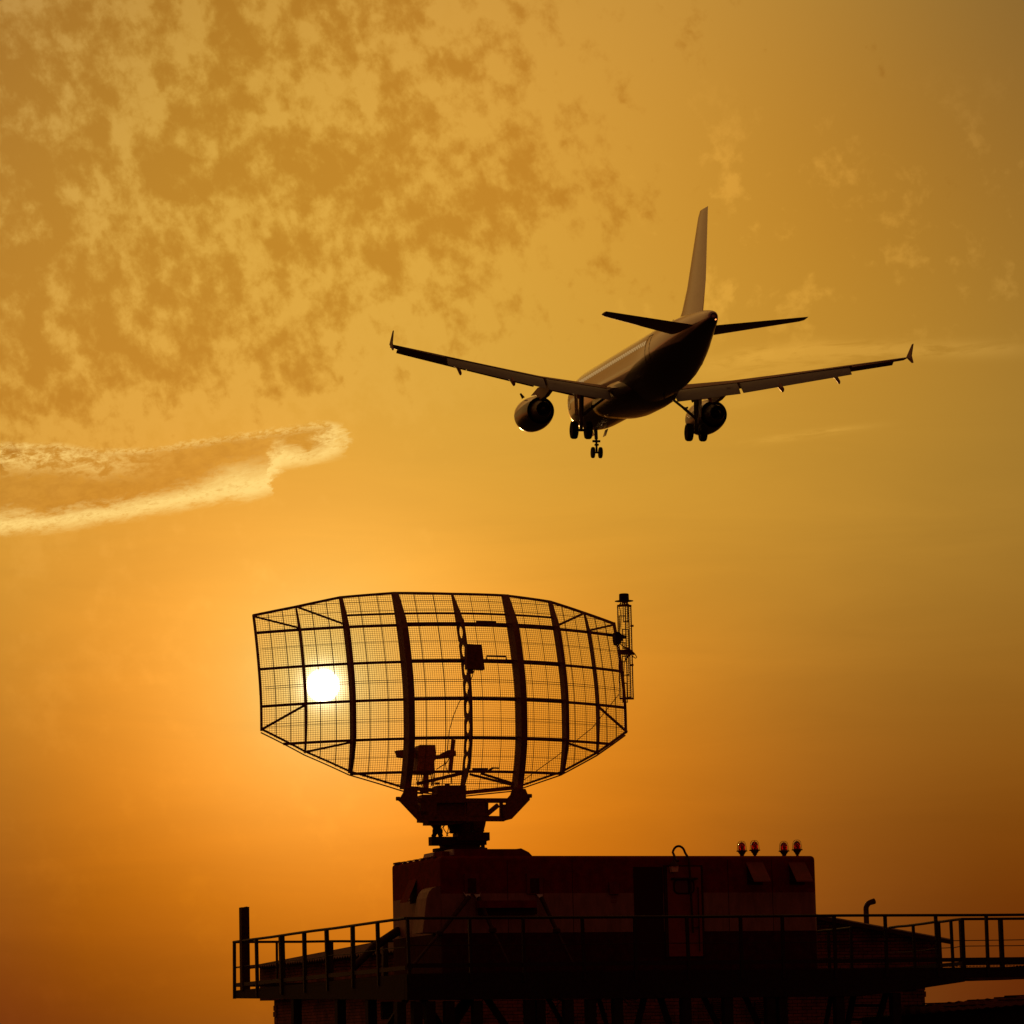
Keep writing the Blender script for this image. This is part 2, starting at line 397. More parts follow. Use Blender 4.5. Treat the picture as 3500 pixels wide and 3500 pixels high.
def copy_tree(o, parent=None):
    kids = [c for c in S.objects if c.parent == o]
    c = o.copy(); S.collection.objects.link(c)
    if parent is not None: c.parent = parent
    for k in kids: copy_tree(k, c)
    return c

# ------------------------------------------------------------------ the platform's frame: u along the front, v to the back, z above the eye
E1 = V((math.cos(YAW), math.sin(YAW), 0)); E2 = V((-math.sin(YAW), math.cos(YAW), 0)); EZ = V((0, 0, 1))
O_ = V((-1.72966, FPX/155, 0))
def W(u, v, z): return O_ + E1*u + E2*v + EZ*(z+EYE)
def ray(x, y): return CF + (x-1750)/FPX*CR + (1750-y)/FPX*CU
def onV(x, y, v):
    d = ray(x, y); return d*((O_.dot(E2)+v)/d.dot(E2)) + EYEP
def onU(x, y, u):
    d = ray(x, y); return d*((O_.dot(E1)+u)/d.dot(E1)) + EYEP
def uvz(P):
    q = P-O_; return q.dot(E1), q.dot(E2), P.z-EYE
def boxuv(mb, u0, u1, v0, v1, z0, z1):
    return mb.box(W((u0+u1)/2, (v0+v1)/2, (z0+z1)/2), E1*(u1-u0)/2, E2*(v1-v0)/2, EZ*(z1-z0)/2)

# ------------------------------------------------------------------ ground
gm = MB(); gm.add([(-900, -300, 0), (900, -300, 0), (900, 1500, 0), (-900, 1500, 0)], [(0, 1, 2, 3)])
GROUND = mat('dry_ground', (.04, .03, .02), 1.0, 0, 0, .6, .5, spec=0.0)
tag(build('ground', gm, GROUND), kind='structure')

# ------------------------------------------------------------------ brick building behind the platform
VF, VB, UL, UR = 8.0, 23.4, 3.05, 16.36
ZE = 3.06; RU = (UL+UR)/2; ZR = ZE + (RU-UL)*.172
bb = empty('brick_building', W(RU, 14, -EYE), 'old two-storey brick building with a low gable roof behind the steel platform', 'building')
def wallobj(name, quads, parent):
    """each quad: p00, p10, p11, p01 with its own brick UVs in metres"""
    me = bpy.data.meshes.new(name); vs = []; fs = []; uvs = []
    org = V(parent.location)
    for q in quads:
        o = len(vs); vs += [p-org for p in q]; fs.append(tuple(range(o, o+len(q))))
        ex = (q[1]-q[0]).normalized()
        for p in q: uvs.append(((p-q[0]).dot(ex) + random.Random(len(vs)).random()*0, p.z))
    me.from_pydata(vs, [], fs); me.materials.append(BRICK)
    l = me.uv_layers.new(name='UVMap')
    for i, uv_ in enumerate(uvs): l.data[i].uv = uv_
    o = bpy.data.objects.new(name, me); S.collection.objects.link(o); o.parent = parent; return o
def shell(u0, u1, v0, v1, z0, z1, gable=False):
    q = [[W(u0, v0, z0), W(u1, v0, z0), W(u1, v0, z1), W(u0, v0, z1)], [W(u0, v1, z0), W(u0, v0, z0), W(u0, v0, z1), W(u0, v1, z1)],
         [W(u1, v0, z0), W(u1, v1, z0), W(u1, v1, z1), W(u1, v0, z1)], [W(u1, v1, z0), W(u0, v1, z0), W(u0, v1, z1), W(u1, v1, z1)]]
    if gable: q += [[W(u0, v0, z1), W(u1, v0, z1), W(RU, v0, ZR-.02)], [W(u1, v1, z1), W(u0, v1, z1), W(RU, v1, ZR-.02)]]
    return q
ZM = 2.10
wallobj('lower_wall', shell(UL+.32, UR-.3, VF+.25, VB-.3, -EYE, ZM), bb)
wallobj('upper_wall', shell(UL, UR, VF, VB, ZM, ZE-.03, True), bb)
tm = MB(); tl = MB()                                # torn brick ends at the corners
rr = random.Random(3)
for k in range(22):
    z = ZM-.15-.17*k
    if z < -EYE: break
    d = rr.choice((.0, .02, .04, .06)); boxuv(tm, UR-.3, UR-.29+d, VF+.27, VF+.5, z-.14, z)
    d = rr.choice((.0, .02, .05, .03)); boxuv(tl, UL+.31-d, UL+.32, VB-.6, VB-.32, z-.14, z)
BEND = mat('brick_end', (.22, .08, .06), .9, vary=.4)
build('broken_brick_edge', tm, BEND, bb); build('broken_brick_edge', tl, BEND, bb)
def corr_roof(u0, z0, u1, z1, v0, v1, n):
    """corrugated sheet, ridges running down the slope"""
    mb = MB(); vs = []
    d = V((u1-u0, 0, z1-z0)); L = math.hypot(d.x, d.z)
    for i in range(n+1):
        v = v0+(v1-v0)*i/n; dz_ = .035*math.sin(i*math.pi/2*1.0)
        for (u, z) in ((u0, z0), (u1, z1)):
            vs.append(W(u, v, z+dz_)); vs.append(W(u, v, z+dz_-.012))
    fs = []
    for i in range(n):
        a = i*4; b = a+4
        fs += [(a, b, b+2, a+2), (a+1, a+3, b+3, b+1), (a, a+1, b+1, b), (a+2, b+2, b+3, a+3)]
    fs += [(0, 2, 3, 1), (n*4, n*4+1, n*4+3, n*4+2)]
    return mb.add(vs, fs)
OV = .38
rl = corr_roof(UL-OV, ZE-OV*.172+.03, RU, ZR+.03, VF-.35, VB+.15, 300)
build('roof_slope', rl, ROOFM, bb)
rl = corr_roof(RU, ZR+.03, UR+OV*.6, ZE-OV*.6*.172+.03, VF-.35, VB+.15, 300)
build('roof_slope', rl, ROOFM, bb)
fb = MB(); fb.bar(W(UL-OV, VF-.36, ZE-OV*.172-.03), W(RU, VF-.36, ZR-.03), .05, .10); fb.bar(W(RU, VF-.36, ZR-.03), W(UR+OV*.6, VF-.36, ZE-OV*.6*.172-.03), .05, .10)
build('bargeboard', fb, DARKSTEEL, bb)
# louvred vents in the lower wall
for (x0, x1) in ((2431, 2470), (2576, 2616), (1440, 1475), (1300, 1340)):
    a = uvz(onV(x0, 3424, VF+.25)); b = uvz(onV(x1, 3484, VF+.25))
    lm = MB(); boxuv(lm, a[0], b[0], VF+.18, VF+.24, b[2], a[2])
    lo = build('vent', lm, VOID, bb)
    sl = MB(); n = 9
    for i in range(n):
        z = b[2]+(a[2]-b[2])*(i+.5)/n; sl.box(W((a[0]+b[0])/2, VF+.15, z), E1*(b[0]-a[0])/2, E2*.035+EZ*-.018, EZ*.006)
    build('slat', sl, STEEL, lo)
# bent exhaust pipe through the roof
P0 = uvz(onV(2962, 3160, VF+3)); pb = W(P0[0], VF+3, P0[2]-.3); Pt = uvz(onV(2962, 3108, VF+3))
pm = MB(); pr_ = .07; c0 = W(P0[0], VF+3, Pt[2])
pts = [pb, c0] + [c0 + E1*(.19*(1-math.cos(a))) + EZ*(.19*math.sin(a)) for a in [R(10*k) for k in range(1, 9)]]
pts.append(pts[-1] + (pts[-1]-pts[-2]).normalized()*.10)
pm.tube(pts, [pr_]*(len(pts)-2)+[pr_*1.05, pr_*1.1], 14)
build('exhaust_pipe', pm, DARKSTEEL, bb, autosmooth=40)

# ------------------------------------------------------------------ lean-to shed low on the right
sh = empty('shed', W(15.4, 3, -EYE), 'low shed with a rusty corrugated roof at the right end of the brick wall', 'shed')
a0 = uvz(onV(3070, 3441, 3.2)); a1 = uvz(onV(3560, 3397, 3.2)); f0 = uvz(onV(3070, 3470, 1.0)); f1 = uvz(onV(3560, 3428, 1.0))
rm = MB(); n = 60; vs = []; fs = []
for i in range(n+1):
    t = i/n; dz_ = .016*math.sin(i*math.pi/2)
    p = W(f0[0]+(f1[0]-f0[0])*t, 1.0, f0[2]+(f1[2]-f0[2])*t+dz_); q = W(a0[0]+(a1[0]-a0[0])*t, 3.2, a0[2]+(a1[2]-a0[2])*t+dz_)
    vs += [p, q, p-EZ*.02, q-EZ*.02]
for i in range(n):
    a = i*4; b = a+4; fs += [(a, b, b+1, a+1), (a+2, a+3, b+3, b+2), (a, a+2, b+2, b), (a+1, b+1, b+3, a+3)]
rm.add(vs, fs); build('roof', rm, SHEDR, sh)
wm = MB(); wm.prism([W(f0[0]+.1, 1.1, -EYE), W(f1[0], 1.1, -EYE), W(f1[0], 1.1, f1[2]-.012), W(f0[0]+.1, 1.1, f0[2]-.012)], E2*2.0)
build('wall', wm, mat('shed_boards', (.035, .02, .018), .85, vary=.4, spec=.1), sh)
sb = MB(); rr = random.Random(5)
for k in range(10):
    t = rr.random(); u = a0[0]+(a1[0]-a0[0])*t; z = (a0[2]+(a1[2]-a0[2])*t); v = 3.0-rr.random()*1.2
    zz = z - (3.2-v)/2.2*((a0[2]-f0[2]))+.05
    sb.bar(W(u-.4*rr.random(), v, zz), W(u+.5*rr.random()+.1, v-.1, zz+.01), .06, .03)
build('roof_batten', sb, DARKSTEEL, sh)

# ------------------------------------------------------------------ steel platform
VD0, VD1, UD0, UD1, ZD = -2.32, 10.3, -1.66, 12.95, 2.08
pf = empty('steel_platform', W(4, 0, -EYE), 'tall dark steel platform on columns carrying the striped radar cabin', 'platform')
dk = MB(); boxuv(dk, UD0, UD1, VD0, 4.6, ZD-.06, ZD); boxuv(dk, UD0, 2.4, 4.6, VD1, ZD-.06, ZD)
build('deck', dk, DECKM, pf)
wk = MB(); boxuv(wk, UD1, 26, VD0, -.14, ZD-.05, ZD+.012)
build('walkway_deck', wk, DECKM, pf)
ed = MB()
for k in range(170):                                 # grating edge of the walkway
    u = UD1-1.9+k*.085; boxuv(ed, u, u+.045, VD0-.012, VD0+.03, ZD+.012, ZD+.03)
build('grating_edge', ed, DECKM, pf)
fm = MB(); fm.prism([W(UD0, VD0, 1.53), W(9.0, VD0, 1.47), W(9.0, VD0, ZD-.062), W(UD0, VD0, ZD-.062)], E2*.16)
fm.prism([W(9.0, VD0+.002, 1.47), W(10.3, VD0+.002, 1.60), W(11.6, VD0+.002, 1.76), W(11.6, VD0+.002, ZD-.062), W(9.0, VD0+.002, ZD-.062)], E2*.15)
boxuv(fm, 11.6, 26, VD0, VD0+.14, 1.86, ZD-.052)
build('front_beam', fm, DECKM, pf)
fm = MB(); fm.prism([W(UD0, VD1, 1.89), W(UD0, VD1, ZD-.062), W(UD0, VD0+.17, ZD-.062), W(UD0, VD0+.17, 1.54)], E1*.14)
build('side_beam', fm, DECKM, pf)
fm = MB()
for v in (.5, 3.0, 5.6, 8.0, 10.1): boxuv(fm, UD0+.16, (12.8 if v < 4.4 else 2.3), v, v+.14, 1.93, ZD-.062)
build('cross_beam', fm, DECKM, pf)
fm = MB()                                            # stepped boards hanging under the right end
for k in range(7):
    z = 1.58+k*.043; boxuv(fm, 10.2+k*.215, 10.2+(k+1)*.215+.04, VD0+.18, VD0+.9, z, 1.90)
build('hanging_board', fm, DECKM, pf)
cs = MB(); n = 70; vs = []; fs = []
for i in range(n+1):                                 # sagging sheet under the walkway
    u = 11.55+(26-11.55)*i/n; z = 1.81-.05*math.sin((u-11.7)*2.1)*(.6+.4*math.sin(u*1.3))-.012*math.sin(u*9)
    vs += [W(u, VD0+.02, z), W(u, -.3, z+.03), W(u, VD0+.02, 1.90), W(u, -.3, 1.93)]
for i in range(n):
    a = i*4; b = a+4; fs += [(a, a+1, b+1, b), (a+2, b+2, b+3, a+3), (a, b, b+2, a+2), (a+1, a+3, b+3, b+1)]
cs.add(vs, fs); build('sagging_sheet', cs, mat('rusty_sheet', (.11, .045, .035), .8, vary=.5), pf)
cols = []
for x in (1352, 1408, 1453, 1518, 1614, 1793, 1829, 1925, 2002, 2094, 2327, 2470, 2615, 2656, 2851, 3044):
    u = uvz(onV(x+15.5, 3440, VD0+.12))[0]; cols.append((u, VD0+.12))
for x in (998, 1148, 1253):
    q = uvz(onU(x+15, 3440, UD0+.12)); cols.append((UD0+.12, q[1]))
for u in (17.8, 21.0, 24.5): cols.append((u, -.4))
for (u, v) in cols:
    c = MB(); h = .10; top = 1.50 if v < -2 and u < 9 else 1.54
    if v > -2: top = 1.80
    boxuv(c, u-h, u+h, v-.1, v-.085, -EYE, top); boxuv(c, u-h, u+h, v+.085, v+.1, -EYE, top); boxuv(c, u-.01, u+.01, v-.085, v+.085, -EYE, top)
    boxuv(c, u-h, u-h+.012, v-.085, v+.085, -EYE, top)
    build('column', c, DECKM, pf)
vb = VD0+.4
for (x0, y0, x1, y1, w) in ((1395, 3417, 1333, 3498, 30), (1441, 3421, 1500, 3498, 30), (1606, 3409, 1549, 3470, 28), (1613, 3421, 1557, 3498, 30), (1652, 3409, 1722, 3498, 32),
                            (1861, 3404, 1921, 3498, 20), (2039, 3404, 2072, 3498, 18), (2207, 3400, 2180, 3498, 30), (2249, 3400, 2286, 3498, 30), (2390, 3392, 2450, 3498, 24), (2534, 3392, 2590, 3498, 26), (2848, 3376, 2824, 3496, 18)):
    a = onV(x0, y0-14, vb); b = onV(x1, y1, vb); d = b-a; b = a + d*((a.z-.3)/(a.z-b.z)) if False else b + d*.9
    br = MB(); br.bar(a, b, w/155*.62, .10, E2); build('brace', br, DECKM, pf)
def sagw(x0, y0, x1, y1, s, v):
    a = onV(x0, y0, v); b = onV(x1, y1, v)
    return [a+(b-a)*t - EZ*s*4*t*(1-t) for t in [i/10 for i in range(11)]]
for g_, rad in (((1880, 3412, 1918, 3408, .06), .014), ((1898, 3400, 1918, 3418, .0), .02), ((1862, 3470, 1922, 3412, .05), .015), ((2126, 3402, 2190, 3404, .10), .014),
                ((2128, 3412, 2195, 3440, .10), .014), ((2358, 3435, 2420, 3436, .10), .012), ((2505, 3435, 2560, 3436, .08), .012)):
    q = MB(); q.tube(sagw(*g_, vb), rad, 6); build('hanging_cable', q, WIREM, pf)
# ladder under the right end
la = empty('ladder', W(9, -2, -EYE), 'sloping steel ladder leaning under the right end of the platform', 'ladder')
vl = VD0+.6
def lad(x0, y0, x1, y1, w):
    a = onV(x0, y0, vl); b = onV(x1, y1, vl); return a, b+(b-a)*1.9
A1, B1 = lad(2925, 3366, 2898, 3498, 0); A2, B2 = lad(3036, 3366, 3000, 3498, 0)
for a, b in ((A1, B1), (A2, B2)):
    q = MB(); q.bar(a, b, .09, .14, E2); build('stringer', q, DECKM, la)
for k in range(8):
    t = .06+k*.125; q = MB(); q.bar(A1+(B1-A1)*t, A2+(B2-A2)*t, .05, .06); build('rung', q, DECKM, la)

# ------------------------------------------------------------------ railings
def railing(name, label, path, posts, ztop, zbot=ZD, r=.032, wire=(.62,), toe=None, lean=True, group='railings round the platform', pw=.055):
    base = W(path[0][0], path[0][1], zbot)
    t = empty(name, base, label, 'railing', group)
    q = MB(); pts = []
    for i, (a, b) in enumerate(zip(path, path[1:])):
        for k in range(8): pts.append(W(a[0]+(b[0]-a[0])*k/8, a[1]+(b[1]-a[1])*k/8, ztop + (random.uniform(-.008, .008) if k else 0)))
    pts.append(W(*path[-1], ztop)); q.tube(pts, r, 10); build('top_rail', q, RAILM, t, autosmooth=50)
    for w in wire:
        q = MB(); pts = [W(p[0], p[1], zbot+w) for p in path]; pp = []
        for a, b in zip(pts, pts[1:]):
            for k in range(10): pp.append(a+(b-a)*k/10 + EZ*random.uniform(-.015, .015))
        pp.append(pts[-1]); q.tube(pp, .011, 6); build('mid_rail', q, RAILM, t)
    if toe:
        q = MB()
        for a, b in zip(path, path[1:]):
            q.bar(W(a[0], a[1], zbot+toe), W(b[0], b[1], zbot+toe), .02, .09)
        build('toe_board', q, RAILM, t)
    for p in posts:
        q = MB(); l1 = random.uniform(-.012, .03) if lean else 0; w = p[2] if len(p) > 2 else pw
        q.bar(W(p[0]+l1*.6, p[1], zbot-.2), W(p[0]-l1*.3, p[1], ztop-.01), w, w, E2)
        build('post', q, RAILM, t)
    return t
ZT = 3.25
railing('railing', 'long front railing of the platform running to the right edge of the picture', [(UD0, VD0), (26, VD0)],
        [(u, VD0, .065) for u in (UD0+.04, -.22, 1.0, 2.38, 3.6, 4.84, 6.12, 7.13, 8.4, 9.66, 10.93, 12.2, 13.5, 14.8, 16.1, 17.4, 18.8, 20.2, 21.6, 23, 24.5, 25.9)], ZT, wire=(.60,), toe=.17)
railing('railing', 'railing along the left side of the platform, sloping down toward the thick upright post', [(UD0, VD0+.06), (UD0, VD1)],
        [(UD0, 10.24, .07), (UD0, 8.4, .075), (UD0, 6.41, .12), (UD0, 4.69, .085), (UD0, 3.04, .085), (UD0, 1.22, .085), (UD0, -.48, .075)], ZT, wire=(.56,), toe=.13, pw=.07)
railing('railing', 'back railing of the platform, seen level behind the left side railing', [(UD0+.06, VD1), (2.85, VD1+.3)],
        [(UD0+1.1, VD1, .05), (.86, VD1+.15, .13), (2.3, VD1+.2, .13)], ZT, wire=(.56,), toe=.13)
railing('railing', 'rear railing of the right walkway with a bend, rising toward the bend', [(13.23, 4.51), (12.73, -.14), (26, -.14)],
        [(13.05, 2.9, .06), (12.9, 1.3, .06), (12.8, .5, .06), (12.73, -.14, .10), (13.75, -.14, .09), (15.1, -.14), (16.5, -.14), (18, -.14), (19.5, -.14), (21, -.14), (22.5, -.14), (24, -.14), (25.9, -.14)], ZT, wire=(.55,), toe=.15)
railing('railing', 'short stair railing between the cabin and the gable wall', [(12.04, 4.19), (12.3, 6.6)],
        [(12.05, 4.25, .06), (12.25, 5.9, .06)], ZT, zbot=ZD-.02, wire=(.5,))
# thick post at the left corner
pp = uvz(onV(838, 3390, 9.6)); pz = uvz(onV(838, 3103, 9.6))[2]
q = MB(); q.bar(W(pp[0], 9.6, ZD-.02), W(pp[0]-.004, 9.6, pz), .20, .20, E2)
po = empty('steel_post', W(pp[0], 9.6, ZD), 'thick square steel post standing at the far left corner of the platform', 'post')
build('shaft', q, DARKSTEEL, po)
q = MB(); q.bar(W(pp[0]-.1, 9.6, pz-.004), W(pp[0]+.1, 9.6, pz+.006), .19, .03, EZ); q.bar(W(pp[0]-.02, 9.52, pz), W(pp[0]+.05, 9.52, pz+.012), .05, .04)
build('cap', q, DARKSTEEL, po)

# ------------------------------------------------------------------ radar cabin
CW, CD, ZC0, ZC1, ZBT, ZBB = 9.12, 3.33, ZD+.01, 4.72, 3.886, 3.02
cb = empty('radar_cabin', W(CW/2, CD/2, ZD), 'long red and white striped radar cabin under the mesh antenna', 'cabin')
me = bpy.data.meshes.new('body'); bm = bmesh.new()
mb = MB(); boxuv(mb, 0, CW, 0, CD, ZC0, ZC1)
vv = [bm.verts.new(p-cb.location) for p in mb.v]; [bm.faces.new([vv[i] for i in f]) for f in mb.f]
bmesh.ops.recalc_face_normals(bm, faces=bm.faces)
bmesh.ops.bevel(bm, geom=[e for e in bm.edges], offset=.09, segments=4, profile=.5, affect='EDGES')
zl = cb.location.z
for z in (ZBT+EYE-zl, ZBB+EYE-zl):
    bmesh.ops.bisect_plane(bm, geom=bm.verts[:]+bm.edges[:]+bm.faces[:], plane_co=(0, 0, z), plane_no=(0, 0, 1))
for f in bm.faces:
    z = f.calc_center_median().z+zl-EYE; f.material_index = 0 if z > ZBT else (1 if z > ZBB else 2); f.smooth = False
for e in bm.edges: pass
bm.to_mesh(me); bm.free()
for q in (REDP, WHITEP, BLACKP): me.materials.append(q)
bo = bpy.data.objects.new('body', me); S.collection.objects.link(bo); bo.parent = cb
def PV(x, y, v=0.0): return uvz(onV(x, y, v))
def cpart(name, mb, m, parent=cb, **k): return build(name, mb, m, parent, **k)
def framebox(x0, y0, x1, y1, proud, depth_in=0.0):
    a = PV(x0, y0, -proud); b = PV(x1, y1, -proud); q = MB(); boxuv(q, a[0], b[0], -proud, depth_in-.002, b[2], a[2]); return q
# door and the dark recess beside it
cpart('doorway', framebox(2164, 2963, 2272, 3270, .006), VOID)
fr = MB(); a = PV(2279, 2962, -.04); b = PV(2403, 3268, -.04)
boxuv(fr, a[0]-.07, a[0]-.01, -.05, -.002, b[2]-.02, a[2]+.03); boxuv(fr, b[0]+.01, b[0]+.05, -.05, -.002, b[2]-.02, a[2]+.03); boxuv(fr, a[0]-.01, b[0]+.01, -.048, -.002, a[2]+.005, a[2]+.03)
cpart('door_frame', fr, DARKSTEEL)
door = MB(); boxuv(door, a[0], b[0], -.045, -.003, b[2], a[2]); do = cpart('door', door, DOORP)
def rrect(x0, y0, x1, y1, r, v, n=5):
    a = PV(x0, y0, v); b = PV(x1, y1, v); pts = []
    for cx, cz, s in ((b[0]-r, a[2]-r, 0), (a[0]+r, a[2]-r, 90), (a[0]+r, b[2]+r, 180), (b[0]-r, b[2]+r, 270)):
        for k in range(n+1):
            t = R(s+90*k/n); pts.append(W(cx+r*math.cos(t), v, cz+r*math.sin(t)))
    return pts
q = MB(); q.prism(rrect(2301, 3005, 2375, 3056, .12, -.06), E2*.0145); dw = cpart('window_seal', q, VOID, do)
q = MB(); q.prism(rrect(2306, 3010, 2370, 3051, .09, -.072), E2*.011); cpart('pane', q, mat('door_pane', (.06, .03, .03), .12, coat=.5), do)
q = MB(); a1_ = PV(2296, 3000, -.1); b1_ = PV(2382, 3006, -.1); boxuv(q, a1_[0], b1_[0], -.16, -.046, b1_[2], a1_[2]); cpart('rain_strip', q, DARKSTEEL, do)
q = MB(); a1_ = PV(2385, 3168, -.06); q.tube([W(a1_[0], -.047, a1_[2]), W(a1_[0], -.10, a1_[2]), W(a1_[0], -.10, a1_[2]-.02), W(a1_[0]-.12, -.10, a1_[2]-.02)], .012, 6)
q.tube([W(a1_[0]+.03, -.07, a1_[2]+.9), W(a1_[0]+.03, -.07, a1_[2]-.55)], .012, 6); cpart('door_handle', q, DARKSTEEL, do)
# lamp over the door with its conduit looping over the roof edge
q = MB(); a1_ = PV(2292, 2961, -.18); b1_ = PV(2316, 2980, -.18)
q.prism([W(a1_[0], -.24, a1_[2]), W(b1_[0], -.24, a1_[2]+.01), W(b1_[0]-.01, -.24, b1_[2]), W(a1_[0]+.015, -.24, b1_[2])], E2*.14)
lamp = cpart('door_lamp', q, mat('lamp_glass', (.85, .66, .42), .3, coat=.4))
q = MB(); q.lathe(W((a1_[0]+b1_[0])/2, -.17, a1_[2]+.005), EZ, [(.11, 0), (.10, .03), (.05, .09), (.03, .13)], 14); cpart('lamp_cap', q, DARKSTEEL, lamp, autosmooth=40)
q = MB(); x0 = PV(2299, 2925, .1); x1 = PV(2342, 2925, .1); cx = (x0[0]+x1[0])/2; rx = (x1[0]-x0[0])/2; top = PV(2320, 2892, .1)[2]
zb = ZC1-.02; pts = [W(x0[0]+.02, -.17, a1_[2]+.12), W(x0[0]+.01, -.10, zb-.1), W(x0[0]+.00, .02, zb+.03)]
pts += [W(cx-rx*math.cos(t), .1, zb+.05+(top-zb-.05)*math.sin(t)) for t in [R(k*15) for k in range(1, 12)]]
pts += [W(x1[0], .05, zb+.05), W(x1[0], -.10, zb-.05), W(x1[0]+.01, -.12, zb-.5), W(x1[0]+.04, -.12, ZD+.9)]
q.tube(pts, .027, 10); cpart('conduit', q, DARKSTEEL, autosmooth=60)
# open hatch covers high on the front
for (xa, xb, ya, yb, xs) in ((2549, 2607, 2951, 3021, 23), (2694, 2751, 2951, 3021, 22)):
    a = PV(xa, ya, 0); b = PV(xb, ya, 0); out_ = .42; zb = a[2]-.44
    h = MB(); h.prism([W(a[0], -.01, a[2]), W(b[0], -.01, a[2]), W(b[0], -out_, zb), W(a[0], -out_, zb)], EZ*.03+E2*.01)
    hc = cpart('hatch_cover', h, HATCHP)
    g = MB(); boxuv(g, a[0]+.02, b[0]-.02, -.008, -.001, zb-.04, a[2]-.04); cpart('hatch_opening', g, VOID)
    g = MB(); g.bar(W(a[0]+.03, -.01, zb+.1), W(a[0]+.03, -out_+.03, zb+.02), .018); g.bar(W(b[0]-.03, -.01, zb+.1), W(b[0]-.03, -out_+.03, zb+.02), .018); cpart('stay', g, DARKSTEEL, hc)
# window boxes, brackets and the box between them
for (xa, xb) in ((1588, 1640), (1801, 1856)):
    fo = framebox(xa, 2986, xb, 3055, .05); fw_ = cpart('window_frame', fo, HATCHP)
    a = PV(xa+11, 3002, -.05); b = PV(xb-12, 3052, -.05); g = MB(); boxuv(g, a[0], b[0], -.058, -.051, b[2], a[2]); cpart('dark_pane', g, BLACKP, fw_)
q = framebox(1640, 3078, 1836, 3102, .30); cpart('storage_box', q, REDP)
q = framebox(1640, 3104, 1836, 3124, .12); cpart('box_recess', q, BLACKP)
q = framebox(2083, 3013, 2116, 3056, .05); cpart('junction_box', q, HATCHP)
q = MB()
for k, (xa, xb, y) in enumerate(((2092, 2106, 3067), (2087, 2110, 3077), (2089, 2108, 3083))):   # worn lettering under the junction box
    a = PV(xa, y, 0); b = PV(xb, y+3, 0)
    n = 5
    for j in range(n): w = (b[0]-a[0])/n; boxuv(q, a[0]+j*w, a[0]+(j+.7)*w, -.004, -.001, b[2], a[2])
cpart('stencil_lettering', q, REDP)
# struts that steady the cabin
for (pts_, w) in (([(1603, 3066), (1503, 3190), (1402, 3312)], .11), ([(1636, 3068), (1684, 3180), (1742, 3300)], .10), ([(1850, 3068), (1903, 3182), (1962, 3300)], .10)):
    n = len(pts_); P = [onV(x, y, -.12-.9*i/(n-1)) for i, (x, y) in enumerate(pts_)]
    q = MB(); q.tube(P[:2], [w*.5, w*.42], 10); q.tube([P[1], P[2]], w*.3, 8); st_ = cpart('stabiliser_strut', q, DARKSTEEL, autosmooth=50)
    q = MB(); q.lathe(P[1]-EZ*.06, EZ, [(.04, 0), (.085, .03), (.085, .1), (.04, .13)], 10); cpart('clamp', q, DARKSTEEL, st_)
    q = MB(); a = uvz(P[0]); q.prism([W(a[0]-.09, -.002, a[2]+.10), W(a[0]+.09, -.002, a[2]+.10), W(a[0]+.02, -.13, a[2]-.02), W(a[0]-.05, -.13, a[2]-.02)], EZ*.02); cpart('bracket', q, PALE, st_)
q = MB(); q.tube([W(-.005, 2.9, 3.2), onU(1280, 3235, -.75), onU(1205, 3312, -1.3)], [.10, .10, .08], 10); cpart('stabiliser_strut', q, DARKSTEEL, autosmooth=50)
# left end: curved air duct, tilted hatch, pale roof blocks
d0, d1 = .06, .72; zt = uvz(onU(1485, 3032, 0))[2]; zbm = ZBB+.02
prof = [(0.0, zt), (-.10, zt-.01), (-.20, zt-.05), (-.28, zt-.13), (-.33, zt-.26), (-.36, zt-.45), (-.40, zt-.75), (-.44, zbm), (0.0, zbm)]
q = MB(); q.prism([W(u, d0, z) for u, z in prof], E2*(d1-d0)); cpart('air_duct', q, WHITEP)
q = MB(); z1_ = 4.28; q.prism([W(-.01, 1.6, z1_), W(-.01, 2.1, z1_), W(-.24, 2.1, z1_-.50), W(-.24, 1.6, z1_-.50)], V(E1)*.02+EZ*.03); hc = cpart('side_hatch', q, REDP)
q = MB(); q.prism([W(-.003, 1.62, z1_-.52), W(-.003, 2.08, z1_-.52), W(-.003, 2.08, z1_-.08), W(-.003, 1.62, z1_-.08)], E1*.002); cpart('hatch_opening', q, VOID)
q = MB(); q.bar(W(-.01, 1.63, z1_-.45), W(-.23, 1.63, z1_-.48), .02); q.bar(W(-.01, 2.07, z1_-.45), W(-.23, 2.07, z1_-.48), .02); cpart('stay', q, DARKSTEEL, hc)
ZP = 4.90
q = MB(); q.prism([W(.32, .06, ZC1-.02), W(2.20, .06, ZC1-.02), W(2.10, .06, 4.80), W(1.92, .06, 4.885), W(1.80, .06, 4.87), W(.32, .06, 4.865)], E2*1.5)
cpart('roof_plinth', q, REDP)
q = MB(); q.prism([W(.12, .25, ZC1-.02), W(.318, .25, ZC1-.02), W(.318, .25, 4.83), W(.12, .25, 4.83)], E2*1.2); cpart('roof_plinth', q, REDP)
q = MB(); q.box(W(.31, .30, 4.80), E1*.02, E2*.26, EZ*.065); cpart('pale_box', q, PALE)
q = MB(); q.prism([W(.08, .72, 4.73), W(.08, 1.42, 4.73), W(.08, 1.30, 4.83), W(.08, .72, 4.835)], E1*.035); cpart('pale_box', q, PALE)
q = MB()
for k in range(7):
    v = .5+k*.4; q.box(W(.02, v, ZC1+.004), E1*.03, E2*.12, EZ*.012)
q.box(W(.03, 2.96, ZC1+.005), E1*.04, E2*.2, EZ*.02)
cpart('roof_seam', q, REDP)
q = MB(); boxuv(q, CW-.30, CW-.12, -.03, -.001, 3.6, 3.9)
q = MB()
for z in (4.4, 3.75, 3.35): q.box(W(CW+.012, .4, z), E1*.018, E2*.05, EZ*.05)
cpart('hinge', q, DARKSTEEL)
